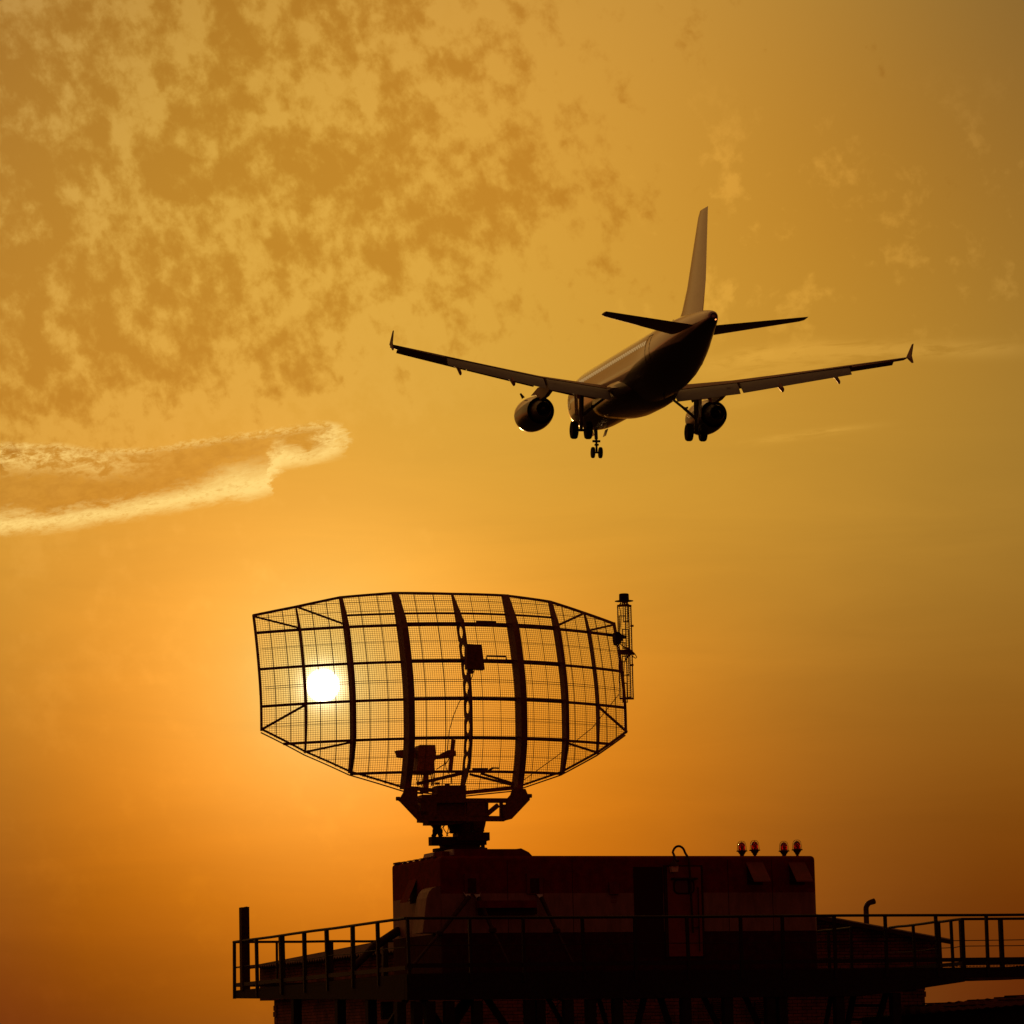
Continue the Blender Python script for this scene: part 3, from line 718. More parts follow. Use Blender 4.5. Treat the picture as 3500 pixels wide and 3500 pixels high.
for u in (1.55, 3.1, 6.9, 8.0):
    q = MB(); boxuv(q, u, u+.012, -.004, -.001, ZD+.1, ZC1-.1); cpart('wall_seam', q, BLACKP)

# ------------------------------------------------------------------ obstruction lights on the roof
def beacon(label, stem):
    t = empty('obstruction_light', (0, 0, 0), label, 'warning light', 'red warning lights on the cabin roof')
    q = MB(); h = stem
    q.lathe((0, 0, 0), EZ, [(.035, -.01), (.03, h), (.045, h+.005), (.055, h+.02), (.05, h+.03), (.075, h+.06), (.095, h+.095), (.125, h+.10), (.128, h+.118), (.10, h+.125), (.08, h+.13)], 20)
    build('lamp_base', q, DARKSTEEL, t, local=True, autosmooth=35)
    g = MB(); z0 = h+.125; g.lathe((0, 0, 0), EZ, [(.082, z0), (.082, z0+.10), (.076, z0+.135), (.060, z0+.165), (.035, z0+.183), (.008, z0+.190)], 24)
    build('red_dome', g, REDGLASS, t, local=True, smooth=True)
    b = MB(); b.lathe((0, 0, 0), EZ, [(.018, z0-.01), (.018, z0+.05), (.03, z0+.07), (.03, z0+.10), (.012, z0+.125)], 12)
    build('bulb', b, mat('frosted_bulb', (.8, .3, .2), .4), t, local=True, smooth=True)
    c = MB()
    for k in range(3):
        a = R(25+60*k); d = V((math.cos(a), math.sin(a), 0)); pts = [d*.122+EZ*(z0-.01), d*.112+EZ*(z0+.10), d*.10+EZ*(z0+.16), d*.07+EZ*(z0+.195), d*.03+EZ*(z0+.212), -d*.03+EZ*(z0+.212), -d*.07+EZ*(z0+.195), -d*.10+EZ*(z0+.16), -d*.112+EZ*(z0+.10), -d*.122+EZ*(z0-.01)]
        c.tube(pts, .0045, 6)
    build('wire_cage', c, STEEL, t, local=True, smooth=True)
    return t
b_lo = beacon('leftmost red warning light, standing low on the roof', .015); b_hi = beacon('second red warning light from the left, on a taller stem', .045)
b_lo2 = copy_tree(b_lo); b_lo2['label'] = 'third red warning light from the left, standing low near the right end of the roof'
b_hi2 = copy_tree(b_hi); b_hi2['label'] = 'rightmost red warning light, highest of the four, at the end of the roof'
for b, x, dz_ in ((b_lo, 2536, 0), (b_hi, 2580, -.012), (b_lo2, 2680, .0), (b_hi2, 2725, .0)):
    u = PV(x, 2915, .35)[0]; b.location = W(u, .35, ZC1+dz_)

# ------------------------------------------------------------------ radar antenna
BE = R(14.497); KX = .10091
AT = V((math.cos(BE), math.sin(BE), 0)); AN = V((-math.sin(BE), math.cos(BE), 0))
AV = V((-1.17078, 82.53457, 8.28454+EYE))
HT = [(-2.6, 1.0), (-2.15, .62), (-1.97, .52), (-1.61, .30), (-1.25, .13), (-.88, .024), (-.44, 0), (0, 0), (.44, .07), (.87, .208), (1.31, .38), (1.75, .589), (2.1, .78), (2.55, 1.06), (3, 1.4)]
def hh(t):
    for i in range(len(HT)-1):
        if HT[i][0] <= t <= HT[i+1][0] or i == len(HT)-2 or t < HT[0][0]:
            x0, y0 = HT[i]; x1, y1 = HT[i+1]; k = (t-x0)/(x1-x0)
            m0 = (y1-HT[i-1][1])/(x1-HT[i-1][0]) if i > 0 else (y1-y0)/(x1-x0)
            m1 = (HT[i+2][1]-y0)/(HT[i+2][0]-x0) if i+2 < len(HT) else (y1-y0)/(x1-x0)
            d = x1-x0; return (2*k**3-3*k**2+1)*y0+(k**3-2*k**2+k)*d*m0+(-2*k**3+3*k**2)*y1+(k**3-k**2)*d*m1
def SP(s, t, dn=0.0): return AV + AT*s + EZ*t + AN*(KX*s*s+hh(t)+dn)
def DP(s, t, n): return AV + AT*s + EZ*t + AN*n
def stn(P): q = P-AV; return q.dot(AT), q.z, q.dot(AN)
def onN(x, y, n):
    d = ray(x, y); return d*(((AV-EYEP).dot(AN)+n)/d.dot(AN)) + EYEP
TOP = {-4: 2.20, -3: 2.33, -2: 2.50, -1: 2.56, 0: 2.53, 1: 2.53, 2: 2.45, 3: 2.25, 4: 2.08}
BOT = {-4: -.55, -3: -1.11, -2: -1.59, -1: -1.97, 0: -2.11, 1: -1.98, 2: -1.60, 3: -1.13, 4: -.60}
SI = {0: 0.0, 1: 1.293, 2: 2.466, 3: 3.413, 4: 4.288}
def sx(i): return math.copysign(SI[abs(i)], i) if i else 0.0
def prof1(tab, s):
    ks = list(range(-4, 5))
    for a, b in zip(ks, ks[1:]):
        if sx(a) <= s <= sx(b): return tab[a]+(tab[b]-tab[a])*(s-sx(a))/(sx(b)-sx(a))
    return tab[-4] if s < 0 else tab[4]
def ttop(s): return prof1(TOP, s)
def tbot(s): return prof1(BOT, s)
ZP = 4.87
ant = empty('radar_antenna', W(1.08, 1.7, ZP), 'large curved mesh radar antenna on its turntable in front of the sun', 'radar antenna')
# wire mesh
wm = MB(); WR = .0043; STEP = .0485
def wire(mb, pts, r=WR): mb.tube(pts, r, 3, cap=False)
nS = int(4.288/STEP)
for i in range(-nS, nS+1):
    s = i*STEP; a, b = tbot(s), ttop(s); n = max(3, int((b-a)/.17))
    wire(wm, [SP(s, a+(b-a)*k/n) for k in range(n+1)])
t = -2.11
while t < 2.56:
    ss = [s/100 for s in range(-428, 429, 4) if tbot(s/100) <= t <= ttop(s/100)]
    if len(ss) > 2:
        # contiguous runs
        run = [ss[0]]; runs = []
        for s in ss[1:]:
            if s-run[-1] > .06: runs.append(run); run = [s]
            else: run.append(s)
        runs.append(run)
        for rn in runs:
            rn = rn[::5] + ([rn[-1]] if (len(rn)-1) % 5 else [])
            if len(rn) > 1: wire(wm, [SP(s, t) for s in rn])
    t += STEP
build('mesh_reflector', wm, WIREM, ant)
# rim
rim_ = MB()
for i in range(-4, 4):
    for k in range(4):
        s0 = sx(i)+(sx(i+1)-sx(i))*k/4; s1 = sx(i)+(sx(i+1)-sx(i))*(k+1)/4
        rim_.bar(SP(s0, ttop(s0)-.01), SP(s1, ttop(s1)-.01), .05, .055)
build('top_rim', rim_, STEEL, ant)
rim_ = MB()
for i in range(-4, 4):
    for k in range(4):
        s0 = sx(i)+(sx(i+1)-sx(i))*k/4; s1 = sx(i)+(sx(i+1)-sx(i))*(k+1)/4
        if -1 <= i <= 0 and False: continue
        rim_.bar(SP(s0, tbot(s0)+.035, -.06), SP(s1, tbot(s1)+.035, -.06), .05, .045 if abs(i+.5) > 1 else .09)
        rim_.bar(SP(s0, tbot(s0)-.035, .02), SP(s1, tbot(s1)-.035, .02), .03, .028)
build('bottom_rim', rim_, STEEL, ant)
for i in (-4, 4):
    q = MB(); a, b = BOT[i], TOP[i]; n = 10
    for dn, w in ((0, .045), (-.12, .028)):
        for k in range(n): q.bar(SP(sx(i), a+(b-a)*k/n, dn), SP(sx(i), a+(b-a)*(k+1)/n, dn), w)
    for k in range(22):
        t = a+(b-a)*(k+.5)/22; q.bar(SP(sx(i), t, 0), SP(sx(i), t, -.12), .02)
    build('side_rim', q, STEEL, ant)
# ribs
def rib(i, D, w, box):
    s = sx(i); a, b = BOT[i], TOP[i]; q = MB(); n = 24
    def dep(t):
        k = (b-t)/(b-1.70); d = D*min(1, .25+.75*k) if t > 1.70 else D
        if abs(i) >= 2: d *= min(1, .45+.55*(t-a)/.7)
        return d
    ts = [a+(b-a)*k/n for k in range(n+1)]
    for t0, t1 in zip(ts, ts[1:]):
        f0, f1 = SP(s, t0), SP(s, t1); g0, g1 = SP(s, t0, -dep(t0)), SP(s, t1, -dep(t1))
        h = AT*w/2
        q.add([f0-h, f0+h, g0+h, g0-h, f1-h, f1+h, g1+h, g1-h], [(0, 1, 5, 4), (1, 2, 6, 5), (2, 3, 7, 6), (3, 0, 4, 7)] + ([(0, 3, 2, 1)] if t0 == a else []) + ([(4, 5, 6, 7)] if t1 == b else []))
    return build('rib', q, STEEL, ant)
rib(-1, .56, .14, 1); rib(1, .56, .14, 1)
rib(-2, .40, .075, 1); rib(2, .40, .075, 1)
rib(-3, .24, .03, 0); rib(3, .24, .03, 0)
# centre rib: a deep plate with round lightening holes
q = MB(); Dc = .66; rows_t = [1.75, .87, 0, -.88, -1.61]
def plate(t0, t1, d0, d1):
    f0, f1 = SP(0, t0), SP(0, t1); g0, g1 = SP(0, t0, -d0), SP(0, t1, -d1); h = AT*.012
    q.add([f0-h, f0+h, g0+h, g0-h, f1-h, f1+h, g1+h, g1-h], [(0, 1, 5, 4), (1, 2, 6, 5), (2, 3, 7, 6), (3, 0, 4, 7), (0, 3, 2, 1), (4, 5, 6, 7)])
n = 6
for k in range(n):
    t1 = 2.53-(2.53-1.80)*k/n; t0 = 2.53-(2.53-1.80)*(k+1)/n; plate(t0, t1, .12+(Dc-.12)*(k+1)/n, .12+(Dc-.12)*k/n)
cells = []
for ta, tb in zip(rows_t, rows_t[1:]):
    tm_ = (ta+tb)/2; cells += [(ta, tm_), (tm_, tb)]
for ta, tb in cells:
    tc_ = (ta+tb)/2; hy = (ta-tb)/2
    c = SP(0, tc_, -Dc/2); sh_ = (SP(0, ta, 0)-SP(0, tb, 0)); ey = sh_.normalized(); ey = EZ + AN*((hh(ta)-hh(tb))/(ta-tb))
    q.holeplate(c, AN, ey, AT*.012, Dc/2, hy, min(.15, hy*.8)+.03, min(.145, hy*.8), 20)
plate(1.75, 1.80, Dc, Dc)
for k in range(5):
    t1 = -1.61-(.5)*k/5; t0 = -1.61-.5*(k+1)/5; plate(t0, t1, Dc*(1-.12*(k+1)), Dc*(1-.12*k))
for k in range(20):
    t0 = 1.8-3.41*k/20; t1 = 1.8-3.41*(k+1)/20
    q.bar(SP(0, t0, -Dc), SP(0, t1, -Dc), .05, .02, AN)
build('rib', q, STEEL, ant)
# horizontal beams
def beam(t, s0, s1, dn, w, h, n=None):
    q_ = MB(); n = n or max(2, int((s1-s0)/.35))
    for k in range(n):
        a = s0+(s1-s0)*k/n; b = s0+(s1-s0)*(k+1)/n; q_.bar(SP(a, t, dn), SP(b, t, dn), w, h)
    return q_
for t, s0, s1, ho, so in ((1.75, -4.29, 4.29, .05, .05), (.87, -4.29, 4.29, .05, .05), (0.0, -4.29, 4.29, .05, .05), (-.88, -3.85, 3.85, .055, .055), (-1.61, -2.46, 2.46, .055, .055)):
    q = beam(t, s0, s1, -.06, .06, .058)
    if t > -1.5:
        sA, sB = -1.25, 2.44; D2 = .42; n = 10
        for k in range(n):
            a = sA+(sB-sA)*k/n; b = sA+(sB-sA)*(k+1)/n
            q.bar(SP(a, t, -D2), SP(b, t, -D2), .05, .028)
            if k % 1 == 0:
                mdl = (a+b)/2; q.bar(SP(mdl-.10, t, -.08), SP(mdl-.10, t, -D2), .16, .012)
    build('cross_beam', q, STEEL, ant)
build('cross_beam', beam(2.03, -2.46, 2.46, -.05, .03, .04), STEEL, ant)
# thin stiffening rods
q = MB()
for i in range(-4, 4):
    for f in (1/3, 2/3):
        s = sx(i)+(sx(i+1)-sx(i))*f; a, b = tbot(s), ttop(s); n = 14
        q.tube([SP(s, a+(b-a)*k/n, -.03) for k in range(n+1)], .009, 5)
build('stiffening_rod', q, STEEL, ant)
q = MB()
for t in (2.34, 2.12, 1.36, .45, .40, -.42, -.48, -1.27, 1.33, -1.86):
    ss = [s/10 for s in range(-42, 43, 3) if tbot(s/10) < t < ttop(s/10)]
    q.tube([SP(s, t, -.02+.01*math.sin(s)) for s in ss], .0045, 4)
build('tension_wire', q, STEEL, ant)
# diagonals at the corners
def diag(i0, t0, i1, t1, w=.045):
    q = MB(); q.bar(SP(sx(i0), t0, -.10), SP(sx(i1), t1, -.14), w); build('diagonal_brace', q, STEEL, ant)
for sg in (-1, 1):
    diag(4*sg, TOP[4*sg]-.05, 3*sg, 1.78); diag(3*sg, TOP[3*sg]-.02, 2*sg, 1.80)
    diag(3*sg, -.03, 4*sg, BOT[4*sg]+.03); diag(2*sg, -.92, 3*sg, BOT[3*sg]+.02)
q = MB(); q.tube([SP(4.25, .35, .3), SP(3.4, -.5, .35), SP(2.4, -1.2, .35), SP(1.3, -1.95, .3)], .009, 5); build('guy_wire', q, STEEL, ant)
# braces under the lowest beam
def nb(x0, y0, x1, y1, n0, w, name='base_brace', n1=None):
    q = MB(); q.bar(onN(x0, y0, n0), onN(x1, y1, n0 if n1 is None else n1), w); return build(name, q, STEEL, ant)
def Z5(x, y): return (1350+x*.2588, 2550+y*.2588)
for a, b, w in (((905, 355), (290, 500), .075), ((985, 372), (1570, 520), .05), ((1140, 362), (1570, 498), .05)):
    nb(*Z5(*a), *Z5(*b), -.35, w)
# boxes and handles clipped on the reflector's back
def slab(pts, n, depth, name, m=STEEL, parent=ant):
    q = MB(); q.prism([onN(x, y, n) for x, y in pts], AN*depth); return build(name, q, m, parent)
Zc = lambda x, y: (1550+x*.15528, 2150+y*.15528)
slab([Zc(*p) for p in ((290, 322), (625, 345), (692, 890), (300, 872))], -.62, .22, 'electronics_box')
q = MB(); q.tube([onN(*Zc(385, 880), -.5), onN(*Zc(385, 985), -.5)], .055, 8); q.tube([onN(*Zc(465, 890), -.5), onN(*Zc(425, 1000), -.5), onN(*Zc(405, 1060), -.5), onN(*Zc(360, 1200), -.5), onN(*Zc(310, 1400), -.5), onN(*Zc(130, 1600), -.5), onN(*Zc(60, 1760), -.5), onN(*Zc(-5, 1920), -.5)], .009, 6)
q.tube([onN(*Zc(-5, 1920), -.5), onN(1535, 2500, -.5), onN(1530, 2560, -.5), onN(1545, 2640, -.5), onN(1543, 2680, -.5)], .009, 6)
build('cable', q, WIREM, ant)
for (a, b, c_, d_) in (((728, 690), (728, 595), (1158, 605), (1165, 695)), ((500, -100), (500, -168), (928, -155), (940, -90))):
    q = MB(); q.tube([onN(*Zc(*p), -.55) for p in (a, b, c_, d_)], .02, 6); build('grab_handle', q, STEEL, ant)
# second, slotted antenna carried on the right edge
sa_n = 1.75
Zs = lambda x, y: (2050+x*.2174, 2000+y*.2174)
sA = stn(onN(*Zs(280, 320), sa_n)); sB = stn(onN(*Zs(526, 1785), sa_n)); s0, s1, t1, t0 = sA[0], sB[0], sA[1], sB[1]
tA = stn(onN(*Zs(400, 325), sa_n))[1]; t1 = tA
q = MB(); dq = .22
for s, n_ in ((s0, 0), (s0+.20, -dq), (s1-.20, -dq), (s1, 0)):
    q.bar(DP(s, t0, sa_n+n_), DP(s, t1, sa_n+n_), .028 if n_ else .03)
for t in (t0, t1):
    q.bar(DP(s0, t, sa_n), DP(s0+.20, t, sa_n-dq), .04); q.bar(DP(s0+.20, t, sa_n-dq), DP(s1-.20, t, sa_n-dq), .04); q.bar(DP(s1-.20, t, sa_n-dq), DP(s1, t, sa_n), .04); q.bar(DP(s0, t, sa_n), DP(s1, t, sa_n), .04)
sl = build('slotted_antenna', q, STEEL, ant)
q = MB(); k = 0
a_ = s0+.2
while a_ < s1-.2: q.bar(DP(a_, t0, sa_n-dq), DP(a_, t1, sa_n-dq), .006); a_ += .042
for f in (.33, .66): q.bar(DP(s0+.2*f, t0, sa_n-dq*f), DP(s0+.2*f, t1, sa_n-dq*f), .006); q.bar(DP(s1-.2*f, t0, sa_n-dq*f), DP(s1-.2*f, t1, sa_n-dq*f), .006)
t = t0
while t < t1:
    q.bar(DP(s0+.2, t, sa_n-dq), DP(s1-.2, t, sa_n-dq), .006); q.bar(DP(s0, t, sa_n), DP(s0+.2, t, sa_n-dq), .006); q.bar(DP(s1-.2, t, sa_n-dq), DP(s1, t, sa_n), .006); t += .042
build('wire_grid', q, WIREM, sl)
for (x, y) in ((402, 425), (357, 633), (409, 846), (350, 1055), (407, 1266), (395, 1690)):
    c = onN(*Zs(x, y), sa_n-dq-.02); q = MB(); hw = .072; hl = .34*.5*1.3
    if x == 402 or x == 395: hw = .052
    for e in (-1, 1): q.bar(c+AT*hw*e-EZ*hl, c+AT*hw*e+EZ*hl, .022); q.bar(c+EZ*hl*e-AT*(hw+.011), c+EZ*hl*e+AT*(hw+.011), .022)
    build('slot_frame', q, STEEL, sl)
c = DP((s0+s1)/2+.0, t1+.115, sa_n); q = MB()
q.lathe(c, EZ, [(.03, -.012), (.218, -.008), (.218, 0), (.118, .012), (.116, .05), (.114, .155), (.10, .168), (.02, .17)], 28)
build('domed_cap', q, DARKSTEEL, sl, autosmooth=35)
q = MB()
for dx_ in (-.085, -.05, 0, .05, .085): q.tube([DP((s0+s1)/2+dx_, t1, sa_n+abs(dx_)*.3-.03), DP((s0+s1)/2+dx_, t1+.115, sa_n+abs(dx_)*.3-.03)], .010 if dx_ else .018, 6)
build('cap_support', q, STEEL, sl)
q = MB(); q.prism([onN(*Zs(x, y), sa_n-.3) for x, y in ((310, 1012), (520, 1018), (522, 1090), (308, 1083))], AN*.12)
q.tube([onN(*Zs(x, y), sa_n-.32) for x, y in ((520, 1060), (560, 1095), (582, 1135), (565, 1150), (530, 1130), (500, 1095), (440, 1110), (400, 1180), (385, 1215), (378, 1400), (378, 1640))], .011, 6)
q.tube([onN(*Zs(x, y), sa_n-.32) for x, y in ((320, 925), (380, 970), (460, 1010), (545, 1090))], [.012, .012, .03, .03], 6)
q.tube([onN(*Zs(x, y), sa_n-.32) for x, y in ((465, 1085), (400, 1178))], [.03, .018], 6)
q.tube([onN(*Zs(x, y), sa_n-.32) for x, y in ((305, 310), (320, 290), (340, 292))], .01, 5)
q.tube([onN(*Zs(x, y), sa_n-.32) for x, y in ((300, 330), (322, 400), (332, 500), (325, 620), (312, 760))], .01, 5)
build('clamp_arm', q, STEEL, sl)
for y in (637, 1253):
    q = MB(); q.prism([onN(*Zs(x, yy), sa_n-.05) for x, yy in ((490, y-12), (533, y-14), (533, y+16), (490, y+14))], AN*.05); build('side_clip', q, STEEL, sl)
q = MB(); c = onN(*Zs(300, 825), 1.45)
q.prism([onN(*Zs(x, y), 1.4) for x, y in ((250, 735), (285, 730), (315, 740), (345, 775), (372, 795), (366, 865), (345, 880), (330, 920), (300, 935), (262, 925), (245, 850))], AN*.25)
q.bar(SP(4.0, 1.75, -.06), DP(s0+.1, stn(onN(*Zs(300, 820), 1.5))[1], sa_n-.25), .07)
build('mounting_joint', q, DARKSTEEL, sl)
# feed horns in front of the reflector (far side)
ZL = lambda x, y: (800+x*.41408, 1980+y*.41408)
fn = 1.9
slab([ZL(*p) for p in ((1520, 1385), (1535, 1366), (1662, 1366), (1668, 1445), (1672, 1475), (1655, 1500), (1655, 1560), (1662, 1600), (1500, 1600), (1520, 1500))], fn, .5, 'feed_housing')
slab([ZL(*p) for p in ((1343, 1412), (1420, 1404), (1500, 1404), (1500, 1472), (1400, 1470), (1362, 1466))], fn+.1, .25, 'feed_horn')
slab([ZL(*p) for p in ((1662, 1452), (1712, 1450), (1722, 1432), (1775, 1407), (1832, 1416), (1834, 1455), (1800, 1468), (1722, 1475), (1662, 1478))], fn+.1, .25, 'feed_horn')
q = MB()
for x in (1512, 1530, 1546, 1566, 1602, 1622, 1640, 1655):
    q.tube([onN(*ZL(x, 1590), fn+.1), onN(*ZL(x+random.uniform(-6, 6), 1650), fn+.1), onN(*ZL(x+random.uniform(-12, 12), 1705), fn+.1)], .013, 5)
q.bar(onN(*ZL(1810, 1325), fn), onN(*ZL(1785, 1580), fn), .10)
q.tube([onN(*ZL(*p), fn) for p in ((1775, 1478), (1755, 1515), (1700, 1550), (1670, 1570))], .012, 5)
q.tube([onN(*ZL(*p), fn) for p in ((1738, 1478), (1750, 1560), (1790, 1640), (1795, 1690))], .012, 5)
q.bar(onN(*ZL(1585, 1590), fn+.2), onN(*ZL(1585, 1760), fn), .12)
build('feed_support', q, STEEL, ant)
q = MB(); 
for x in (320, 480): q.box(onN(*Z5(1085+x*.5-160, 305), -.4), AT*.10, AN*.06, EZ*.025)
q.bar(onN(*Z5(1240, 325), -.4), onN(*Z5(1290, 290), -.4), .05); q.bar(onN(*Z5(1290, 290), -.4), onN(*Z5(1370, 292), -.4), .035)
build('clamp', q, STEEL, ant)
# cradle below the reflector
TN = -.15
cr = slab([Z5(*p) for p in ((1560, 560), (1725, 565), (1758, 645), (1782, 652), (1782, 712), (1545, 962), (1440, 990), (1395, 994), (1395, 770), (1475, 770), (1475, 700), (1500, 680), (1535, 640))], TN, .10, 'gusset_plate')
cr = slab([Z5(*p) for p in ((128, 560), (300, 560), (300, 860), (440, 860), (440, 1030), (385, 990), (318, 988), (78, 735), (30, 700), (50, 685), (78, 678), (118, 612))], TN, .10, 'gusset_plate')
def tb(a, b, w, n=TN, name='cradle_bar'):
    q = MB(); q.bar(onN(*Z5(*a), n+.06), onN(*Z5(*b), n+.06), .12, w/155*.2588, EZ if abs(a[1]-b[1]) < abs(a[0]-b[0]) else AT); build(name, q, STEEL, ant)
tb((300, 720), (1480, 720), 60); tb((300, 955), (1440, 960), 70)
tb((1215, 900), (1360, 780), 60); tb((1205, 740), (1205, 930), 45); tb((1402, 740), (1402, 940), 36); tb((1085, 740), (1085, 940), 290)
tb((300, 780), (300, 900), 40); tb((440, 700), (440, 960), 220)
q = MB()
for p in ((40, 692), (1780, 655)):
    q.tube([onN(*Z5(p[0]-25, p[1]+3), TN), onN(*Z5(p[0]+25, p[1]+3), TN)], .045, 8); q.tube([onN(*Z5(p[0]-6, p[1]-18), TN), onN(*Z5(p[0]-4, p[1]+22), TN)], .03, 6)
build('hinge_pin', q, STEEL, ant)
slab([Z5(*p) for p in ((360, 640), (560, 640), (560, 520), (940, 516), (940, 960), (950, 1010), (735, 1030), (440, 1030), (440, 995), (360, 990))], -.02, .55, 'transmitter_box')
q = MB(); 
for p in ((300, 575), (330, 600), (300, 620), (350, 590)): q.tube([onN(*Z5(*p), .1), onN(*Z5(p[0]+70, p[1]+8), .1)], .022, 5)
for p in ((560, 495), (690, 510)): q.box(onN(*Z5(*p), .1), AT*.05, AN*.04, EZ*.025)
build('cable_bundle', q, STEEL, ant)
# legs, slip ring and turntable
q = MB(); PZ = lambda x, y, n=.55: onN(*Z5(x, y), n)
q.tube([PZ(547, 1025), PZ(553, 1060), PZ(556, 1095)], [.16, .11, .09], 12); q.tube([PZ(500, 1125), PZ(625, 1128)], .055, 10); q.tube([PZ(520, 1100), PZ(600, 1110)], .07, 10)
q.bar(PZ(535, 1140), PZ(505, 1200), .09); q.bar(PZ(585, 1140), PZ(610, 1200), .09)
build('support_leg', q, DARKSTEEL, ant)
q = MB(); q.tube([PZ(1075, 980), PZ(1070, 1040), PZ(1065, 1100), PZ(1060, 1140)], [.22, .21, .19, .18], 14); q.bar(PZ(945, 1000), PZ(960, 1060), .10); q.tube([PZ(975, 1060), PZ(985, 1140)], .07, 8); q.tube([PZ(1130, 1095), PZ(1150, 1140)], [.08, .06], 8)
build('support_leg', q, DARKSTEEL, ant)
q = MB(); q.tube([PZ(860, 1020), PZ(860, 1060), PZ(865, 1145)], [.33, .26, .24], 16); q.tube([PZ(760, 1035), PZ(770, 1090)], .05, 8)
q.tube([PZ(790, 1150), PZ(750, 1130), PZ(742, 1095), PZ(760, 1075), PZ(790, 1090)], .02, 6); q.tube([PZ(775, 1040), PZ(800, 1080)], .06, 6)
build('slip_ring', q, DARKSTEEL, ant, autosmooth=50)
q = MB()
for pts_ in (((585, 1080), (610, 1092), (640, 1070), (665, 1035)), ((630, 1040), (645, 1100), (680, 1150), (700, 1190)), ((695, 1035), (705, 1090), (690, 1150), (680, 1190)), ((780, 1120), (720, 1138), (690, 1160)), ((740, 1035), (735, 1100), (750, 1140), (785, 1155))):
    q.tube([PZ(*p) for p in pts_], .011, 5)
build('loose_cable', q, WIREM, ant)
# turntable slabs: turned so that a narrow left end shows
tt = Matrix.Rotation(R(24), 3, 'Z')
def slab3(x0, x1, y0, y1, yaw, depth, name, m=DARKSTEEL, n=.2):
    a = onN(*Z5(x0, y0), n); b = onN(*Z5(x1, y0), n); c = onN(*Z5(x0, y1), n)
    ex = V((math.cos(yaw), math.sin(yaw), 0)); ey = V((-math.sin(yaw), math.cos(yaw), 0)); L = (b-a).length
    q = MB(); q.prism([a, a+ex*L, a+ex*L-EZ*(a.z-c.z), a-EZ*(a.z-c.z)], ey*depth); return build(name, q, m, ant)
slab3(485, 905, 1196, 1310, YAW, .22, 'turntable_beam', n=.3)
slab3(835, 1253, 1140, 1248, YAW-.1, .5, 'turntable_beam', n=.2)
slab3(905, 1222, 1250, 1304, YAW, .3, 'turntable_beam', n=.35)
q = MB(); cc = W(1.08, 1.7, ZP)
q.lathe(cc, EZ, [(.50, .0), (.50, .045), (.62, .05), (.62, .11), (.46, .115), (.46, .17), (.49, .20), (.49, .27)], 32)
tb_ = build('bearing_ring', q, DARKSTEEL, ant, autosmooth=35)
q = MB(); slab([Z5(*p) for p in ((668, 1332), (1180, 1330), (1180, 1372), (668, 1380))], .45, .7, 'bearing_flange', DARKSTEEL)
for x in (695, 1160): q.box(onN(*Z5(x, 1322), .5), AT*.035, AN*.05, EZ*.035)
build('bolt', q, DARKSTEEL, ant)

# ------------------------------------------------------------------ airliner
def prot(yaw, pit, rol):
    cy, sy = math.cos(yaw), math.sin(yaw); cp, sp = math.cos(pit), math.sin(pit); cr_, sr = math.cos(rol), math.sin(rol)
    fwd = V((sy*cp, cy*cp, sp)); r0 = V((cy, -sy, 0)); u0 = r0.cross(fwd)
    return fwd, cr_*r0-sr*u0, sr*r0+cr_*u0
PF, PR, PU = prot(R(-11.22), R(3.4), R(.47))
XM = 17.71; PC = V((8.36, 234.17, 44.14+EYE))
M4 = Matrix.Identity(4); org = PC + PF*XM
for i in range(3): M4[i][0] = -PF[i]; M4[i][1] = -PR[i]; M4[i][2] = PU[i]; M4[i][3] = org[i]
# local frame: x aft from the nose, y to the LEFT wing tip, z up  (right handed)
jet = empty('airliner', (0, 0, 0), 'twin-engine passenger jet landing with flaps and wheels down', 'airplane', M4=M4)
def jp(name, mb, m, parent=jet, **k): return build(name, mb, m, parent, local=True, **k)
FS = [(0, -.62, .04, .04), (.15, -.60, .26, .24), (.5, -.55, .55, .52), (1.1, -.42, .92, .88), (1.9, -.28, 1.27, 1.22), (2.8, -.14, 1.55, 1.55), (4.0, -.04, 1.80, 1.86), (5.5, 0, 1.94, 2.03), (7, 0, 1.975, 2.07),
      (16, 0, 1.975, 2.07), (24.0, 0, 1.975, 2.07), (25.5, .05, 1.96, 2.02), (27, .15, 1.90, 1.92), (28.5, .31, 1.78, 1.75), (30, .48, 1.60, 1.56), (31.5, .65, 1.38, 1.36), (33, .80, 1.13, 1.14), (34.5, .92, .87, .92), (35.8, 1.0, .63, .70), (36.8, 1.05, .44, .50), (37.3, 1.07, .32, .36), (37.5, 1.08, .24, .27)]
q = MB(); N = 48
q.loft([[V((x, w*math.cos(2*math.pi*j/N), cz+h*math.sin(2*math.pi*j/N))) for j in range(N)] for x, cz, w, h in FS])
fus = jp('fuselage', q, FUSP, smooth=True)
q = MB(); q.lathe((37.2, 0, 1.07), (1, 0, .03), [(.20, 0), (.20, .36), (.16, .37), (.15, .1), (.01, .08)], 18); jp('exhaust_nozzle', q, PDARK, fus, autosmooth=40)
q = MB(); q.lathe((37.45, -.12, .90), (1, 0, 0), [(.05, 0), (.05, .05), (.02, .07)], 10); jp('tail_light', q, TAILLAMP)
q = MB(); NB = 32
BF = [(10.8, -1.1, .4, .35), (11.6, -1.12, 1.5, .80), (12.6, -1.14, 1.95, .98), (14, -1.15, 2.08, 1.04), (18, -1.15, 2.10, 1.06), (20, -1.15, 2.02, 1.02), (21.5, -1.15, 1.75, .90), (23, -1.1, 1.25, .66), (24.2, -1.05, .5, .30)]
def sq(a, e=.72): return math.copysign(abs(a)**e, a)
q.loft([[V((x, w*sq(math.cos(2*math.pi*j/NB)), cz+h*sq(math.sin(2*math.pi*j/NB)))) for j in range(NB)] for x, cz, w, h in BF])
jp('belly_fairing', q, BELP, smooth=True)
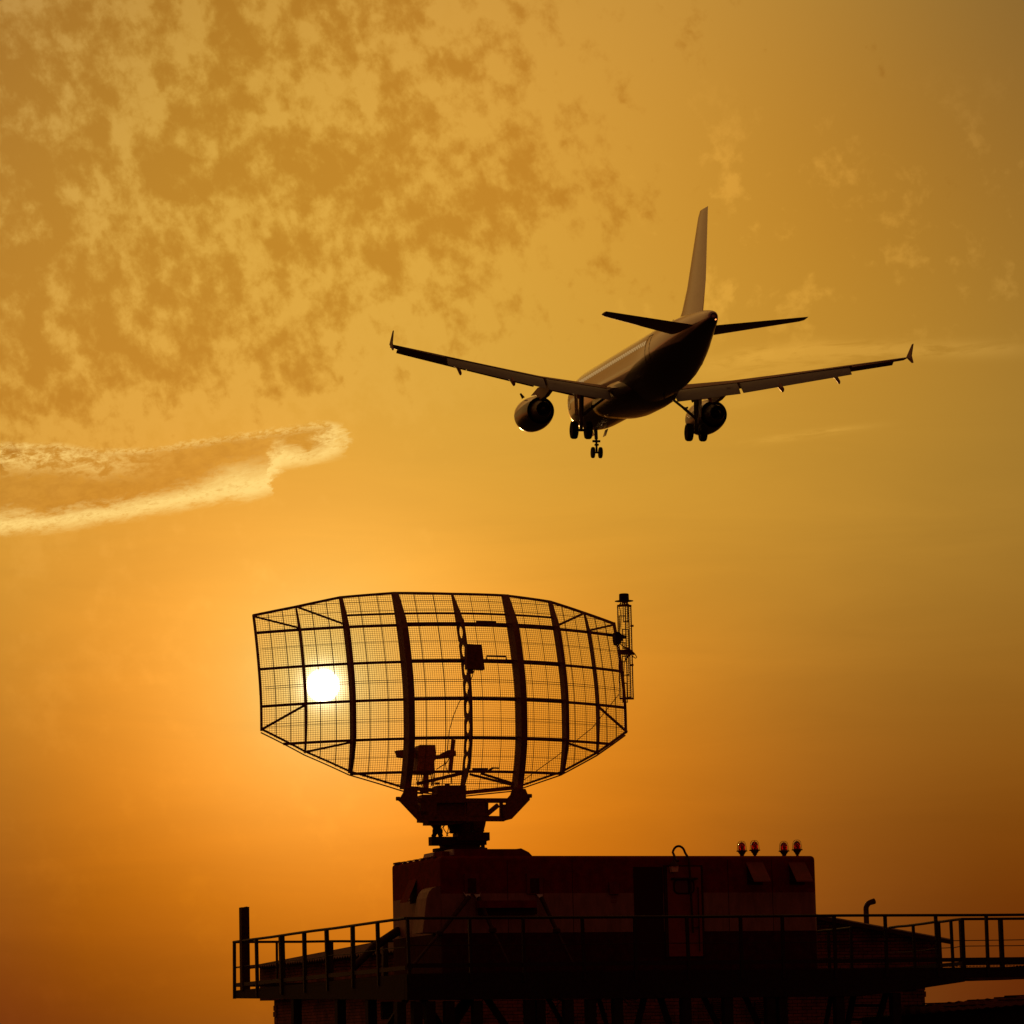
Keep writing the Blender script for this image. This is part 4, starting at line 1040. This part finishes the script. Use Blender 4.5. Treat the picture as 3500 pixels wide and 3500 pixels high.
# cabin windows
def fus_at(x):
    for a, b in zip(FS, FS[1:]):
        if a[0] <= x <= b[0]: k = (x-a[0])/(b[0]-a[0]); return [a[i]+(b[i]-a[i])*k for i in (1, 2, 3)]
for sd in (1, -1):
    for k in range(40):
        x = 6.2+k*.533
        cz, w, h = fus_at(x); z = .86; a = math.asin((z-cz)/h); y = w*math.cos(a)*sd
        nrm = V((0, math.cos(a)*sd/w, math.sin(a)/h)).normalized(); tz = V((1, 0, 0)).cross(nrm).normalized()
        q = MB(); c = V((x, y, z)); pts = [c + V((1, 0, 0))*.125*math.cos(t)+tz*.18*math.sin(t) - nrm*.018 for t in [2*math.pi*j/10 for j in range(10)]]
        q.prism(pts, nrm*.022); jp('cabin_window', q, WINP)
for sd in (1, -1):
    for xd, zl_, zh_ in ((27.9, -.55, 1.25), (4.9, -.6, 1.25)):
        q = MB(); pts = []
        for (x, z) in ((xd-.42, zl_), (xd-.42, zh_), (xd+.42, zh_), (xd+.42, zl_), (xd-.42, zl_)):
            pts.append((x, z))
        for (x0_, z0_), (x1_, z1_) in zip(pts, pts[1:]):
            pr = []
            for k in range(7):
                x = x0_+(x1_-x0_)*k/6; z = z0_+(z1_-z0_)*k/6; cz, w, h = fus_at(x); a = math.asin(max(-1, min(1, (z-cz)/h))); pr.append(V((x, w*math.cos(a)*sd*1.002, z)))
            q.tube(pr, .014, 4)
        jp('cabin_door', q, PDARK)
for x, z, s_ in ((9.0, 2.05, .3), (16.5, 2.05, .32), (27.0, 2.05, .28)):
    q = MB(); q.prism([(x, -.02, z-.02), (x+.35, -.02, z-.02), (x+.45, -.02, z+s_), (x+.25, -.02, z+s_)], (0, .04, 0)); jp('blade_aerial', q, PDARK)
for x, z, s_ in ((24.5, -2.0, -.35),): q = MB(); q.prism([(x, -.02, z), (x+.35, -.02, z), (x+.45, -.02, z+s_), (x+.25, -.02, z+s_)], (0, .04, 0))
jp('blade_aerial', q, PDARK)
def foil(le, ch, tk, inc=0.0, camber=.02, vertical=False, n=12, te=.004, side=None):
    """closed aerofoil loop; le = leading edge point, chord along +x"""
    pts = []
    xs = [.5*(1-math.cos(math.pi*k/n)) for k in range(n+1)]
    def th(x): return 5*tk*(.2969*math.sqrt(x)-.126*x-.3516*x*x+.2843*x**3-.1015*x**4)+te*x
    def cm(x): return camber*(1-(2*x-1)**2)
    up = [(x, cm(x)+th(x)) for x in xs]; lo = [(x, cm(x)-th(x)) for x in xs[::-1]][1:-1]
    for x, z in up+lo:
        X_ = x*ch; Z_ = z*ch; c, s_ = math.cos(inc), math.sin(inc)
        a, b = X_*c+Z_*s_, -X_*s_+Z_*c
        pts.append(V(le)+(V((a, b, 0)) if vertical else V((a, 0, b))))
    return pts
# wing planform
def wLE(y): return 11.55+.515*y
def wTE(y): return 18.45+.01*(y-2) if y <= 6.4 else 18.49+(y-6.4)*.292
def wzTE(y): return -.92+.142*(y-2.2)
def wing(sd):
    ky = 1.018 if sd < 0 else .997
    wg = None; q = MB(); loops = []
    for y in (1.2, 2.2, 4.2, 6.4, 9, 11.5, 13.7, 15.5, 16.7):
        c = wTE(y)-wLE(y); inc = R(3.2-2.6*(y/17)); tk = .15-.045*y/17
        zte = wzTE(y)+.03; cc_ = c*(.96 if y < 13.5 else 1.0); le = (wLE(y), y*sd*ky, zte+c*math.sin(inc))
        loops.append(foil(le, cc_, tk, inc, .022))
    q.loft(loops); wg = jp('wing', q, PGREY, smooth=False, autosmooth=30)
    # flaps
    def flap(y0, y1, c0, c1, name, ang_, m=FLAPG, dx0=-.25, dz0=.0):
        q = MB(); L = []
        for y, c in ((y0, c0), ((y0+y1)/2, (c0+c1)/2), (y1, c1)):
            L.append(foil((wTE(y)+dx0, y*sd*ky, wzTE(y)+dz0), c, .13, R(ang_), .03, n=10))
        q.loft(L); return jp(name, q, m, wg, autosmooth=30)
    flap(2.15, 6.25, 1.45, 1.42, 'flap', 36); flap(6.45, 13.1, 1.36, 1.02, 'flap', 36)
    flap(13.25, 15.9, .80, .62, 'aileron', 9, PGREY, dx0=-.55, dz0=.05)
    # slats
    for y0, y1 in ((2.6, 5.2), (6.3, 11.2), (11.25, 16.2)):
        q = MB(); L = []
        for y in (y0, (y0+y1)/2, y1):
            c = wTE(y)-wLE(y); inc = R(3.2-2.6*(y/17)); L.append(foil((wLE(y)-.34, y*sd*ky, wzTE(y)+c*math.sin(inc)-.18), .27*c if y > 6 else 1.1, .16, R(-26), .06, n=8))
        q.loft(L); jp('slat', q, PGREY, wg, autosmooth=40)
    # flap track fairings
    for y, L_, r in ((4.3, 2.6, .19), (8.75, 2.9, .21), (12.3, 2.4, .17)):
        q = MB(); x0 = wTE(y)-1.75; z0 = wzTE(y)-.20; lo = []
        for t, rr_, dz_ in ((0, .02, .06), (.12, .45, .0), (.3, .85, -.05), (.5, 1.0, -.13), (.7, 1.0, -.34), (.85, .95, -.55), (1.0, .85, -.76)):
            lo.append([V((x0+L_*t, y*sd*ky+r*rr_*.62*math.cos(2*math.pi*j/12), z0+dz_*1.0+r*rr_*math.sin(2*math.pi*j/12))) for j in range(12)])
        q.loft(lo); jp('flap_track_fairing', q, PGREY, wg, autosmooth=40)
    # wing tip fence
    q = MB(); zt_ = wzTE(16.8)+.10
    xs_ = wLE(16.8)
    q.prism([(xs_+.5, 16.78*sd*ky, zt_+.03), (xs_+1.75, 16.78*sd*ky, zt_+.70), (xs_+2.0, 16.78*sd*ky, zt_+.72), (xs_+1.6, 16.78*sd*ky, zt_+.0), (xs_+1.95, 16.78*sd*ky, zt_-.50), (xs_+1.7, 16.78*sd*ky, zt_-.50)], (0, .055*sd, 0))
    jp('wingtip_fence', q, PGREY, wg)
    q = MB(); q.loft([foil((17.4, 1.7*sd, -1.0), 3.4, .16, R(2)), foil((17.9, 2.25*sd, -.95), 1.9, .12, R(2))]); jp('wing_root_fillet', q, PWHITE, wg, autosmooth=40)
    return wg
wl = wing(1); wr = wing(-1)
# engines
def engine(sd):
    o = (-.8, 5.80*sd, -1.62); q = MB(); Q = V((1, 0, -.02)); KE = .94
    q.lathe(o, Q, [(r_*KE, h_) for r_, h_ in [(.86, 12.1), (.95, 11.75), (1.02, 11.6), (1.10, 11.62), (1.17, 11.9), (1.205, 12.5), (1.21, 13.2), (1.17, 13.9), (1.09, 14.6), (.99, 15.15), (.96, 15.3), (.93, 15.3), (.93, 14.6), (.60, 14.2)]], 48, (0, 0, 1))
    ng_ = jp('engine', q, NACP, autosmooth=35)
    q = MB(); q.lathe(o, Q, [(r_*KE, h_) for r_, h_ in [(.10, 14.2), (.80, 14.3), (.82, 14.7), (.74, 15.3), (.62, 15.9), (.52, 16.3), (.49, 16.3), (.47, 15.7), (.05, 15.6)]], 36, (0, 0, 1)); jp('core_cowl', q, HOTM, ng_, autosmooth=40)
    q = MB(); q.lathe(o, Q, [(r_*KE, h_) for r_, h_ in [(.30, 15.6), (.27, 16.2), (.16, 16.6), (.02, 16.85)]], 24, (0, 0, 1)); jp('exhaust_plug', q, PDARK, ng_, autosmooth=40)
    q = MB(); q.lathe(o, Q, [(r_*KE, h_) for r_, h_ in [(.05, 12.2), (.86, 12.25), (.86, 12.35), (.05, 12.4)]], 32, (0, 0, 1)); jp('fan', q, PDARK, ng_)
    q = MB(); y = 5.76*sd
    q.prism([(11.8, y-.13, -.62), (14.0, y-.15, -.35), (18.9, y-.1, -.72), (17.9, y-.12, -1.0), (16.4, y-.14, -1.20), (14.6, y-.15, -1.25), (13.4, y-.15, -.75)], (0, .28, 0)); jp('pylon', q, PGREY, ng_)
    for s2 in (-1, 1):
        a = R(48); c = V((11.7, y+s2*1.08*math.cos(a), -1.64+1.08*math.sin(a))); d = V((0, s2*math.cos(a), math.sin(a)))
        if s2 == sd or True:
            q = MB(); q.prism([c, c+V((.95, 0, 0)), c+V((.9, 0, 0))+d*.36, c+V((.45, 0, 0))+d*.36], V((0, 0, .02))); jp('strake', q, PDARK, ng_)
    return ng_
engine(1); engine(-1)
# tail
q = MB(); q.loft([foil((28.3, 0, 1.55), 6.5, .09, 0, 0, True), foil((29.9, 0, 2.35), 5.25, .10, 0, 0, True), foil((31.2, 0, 3.6), 4.45, .10, 0, 0, True), foil((34.0, 0, 7.55), 2.25, .10, 0, 0, True), foil((34.45, 0, 7.9), 1.88, .09, 0, 0, True)])
fin = jp('vertical_stabiliser', q, PWHITE, autosmooth=30)
q = MB(); q.loft([foil((27.4, 0, 1.93), 3.2, .04, 0, 0, True), foil((29.3, 0, 2.25), 1.6, .07, 0, 0, True), foil((30.2, 0, 2.62), .8, .08, 0, 0, True)]); jp('dorsal_fillet', q, PWHITE, fin, autosmooth=30)
for sd in (1, -1):
    q = MB(); q.loft([foil((31.2, .55*sd, .78), 3.9, .10, R(-1), 0), foil((31.5, .9*sd, .82), 3.75, .10, R(-1), 0), foil((34.55, 6.0*sd, 1.36), 1.55, .09, R(-1), 0), foil((34.85, 6.22*sd, 1.39), 1.25, .08, R(-1), 0)])
    hs = jp('horizontal_stabiliser', q, PGREY, autosmooth=30)
# landing gear
def wheel(c, r, w, parent):
    q = MB(); c = V(c); h = w/2
    q.lathe(c, (0, 1, 0), [(r*.45, -h*.8), (r*.72, -h), (r*.92, -h*.86), (r, -h*.45), (r, h*.45), (r*.92, h*.86), (r*.72, h), (r*.45, h*.8)], 32)
    o = jp('wheel', q, TYRE, parent, autosmooth=35)
for sd in (1, -1):
    y = 3.80*sd; q = MB()
    q.tube([(17.85, y*1.0, -.85), (17.80, y, -1.9), (17.75, y, -2.7)], [.17, .16, .15], 12); q.tube([(17.75, y, -2.7), (17.71, y, -3.53)], .10, 10)
    q.tube([(17.71, y-.62, -3.53), (17.71, y+.62, -3.53)], .09, 10)
    q.tube([(17.95, y+.0, -2.5), (18.2, y, -2.95), (17.85, y, -3.4)], .04, 6)
    g = jp('main_landing_gear', q, GEARM, autosmooth=50)
    q = MB(); q.tube([(17.8, 2.15*sd, -1.35), (17.8, 2.95*sd, -1.95)], .085, 8); q.tube([(17.8, 2.95*sd, -1.95), (17.78, y, -2.65)], .10, 8); q.box((17.9, 3.1*sd, -1.98), (.1, 0, 0), (0, .12, -.03), (0, 0, .06)); jp('side_brace', q, GEARM, g, autosmooth=50)
    q = MB(); q.box((17.6, y+.30*sd, -1.75), (.42, 0, 0), (0, .02, 0), (0, .03*sd, .80)); jp('gear_door', q, PGREY, g)
    for e in (-1, 1): wheel((17.71, y+e*.464, -3.53), .585, .44, g)
q = MB(); q.tube([(4.75, 0, -1.7), (4.95, 0, -2.6)], [.13, .12], 12); q.tube([(4.95, 0, -2.6), (5.07, 0, -3.54)], .075, 10); q.tube([(5.07, -.28, -3.54), (5.07, .28, -3.54)], .06, 8)
q.tube([(4.3, 0, -1.9), (4.95, 0, -2.75)], .05, 8); q.box((4.97, 0, -2.75), (.1, 0, 0), (0, .26, 0), (0, 0, .07)); q.box((5.05, 0, -3.0), (.1, 0, 0), (0, .13, 0), (0, 0, .06))
g = jp('nose_landing_gear', q, GEARM, autosmooth=50)
for e in (-1, 1): wheel((5.07, e*.26, -3.54), .385, .23, g)
for e in (-1, 1):
    q = MB(); q.box((5.7, e*.48, -2.25), (.45, 0, 0), (0, .015, 0), (0, e*.08, .24)); jp('gear_door', q, PWHITE, g)
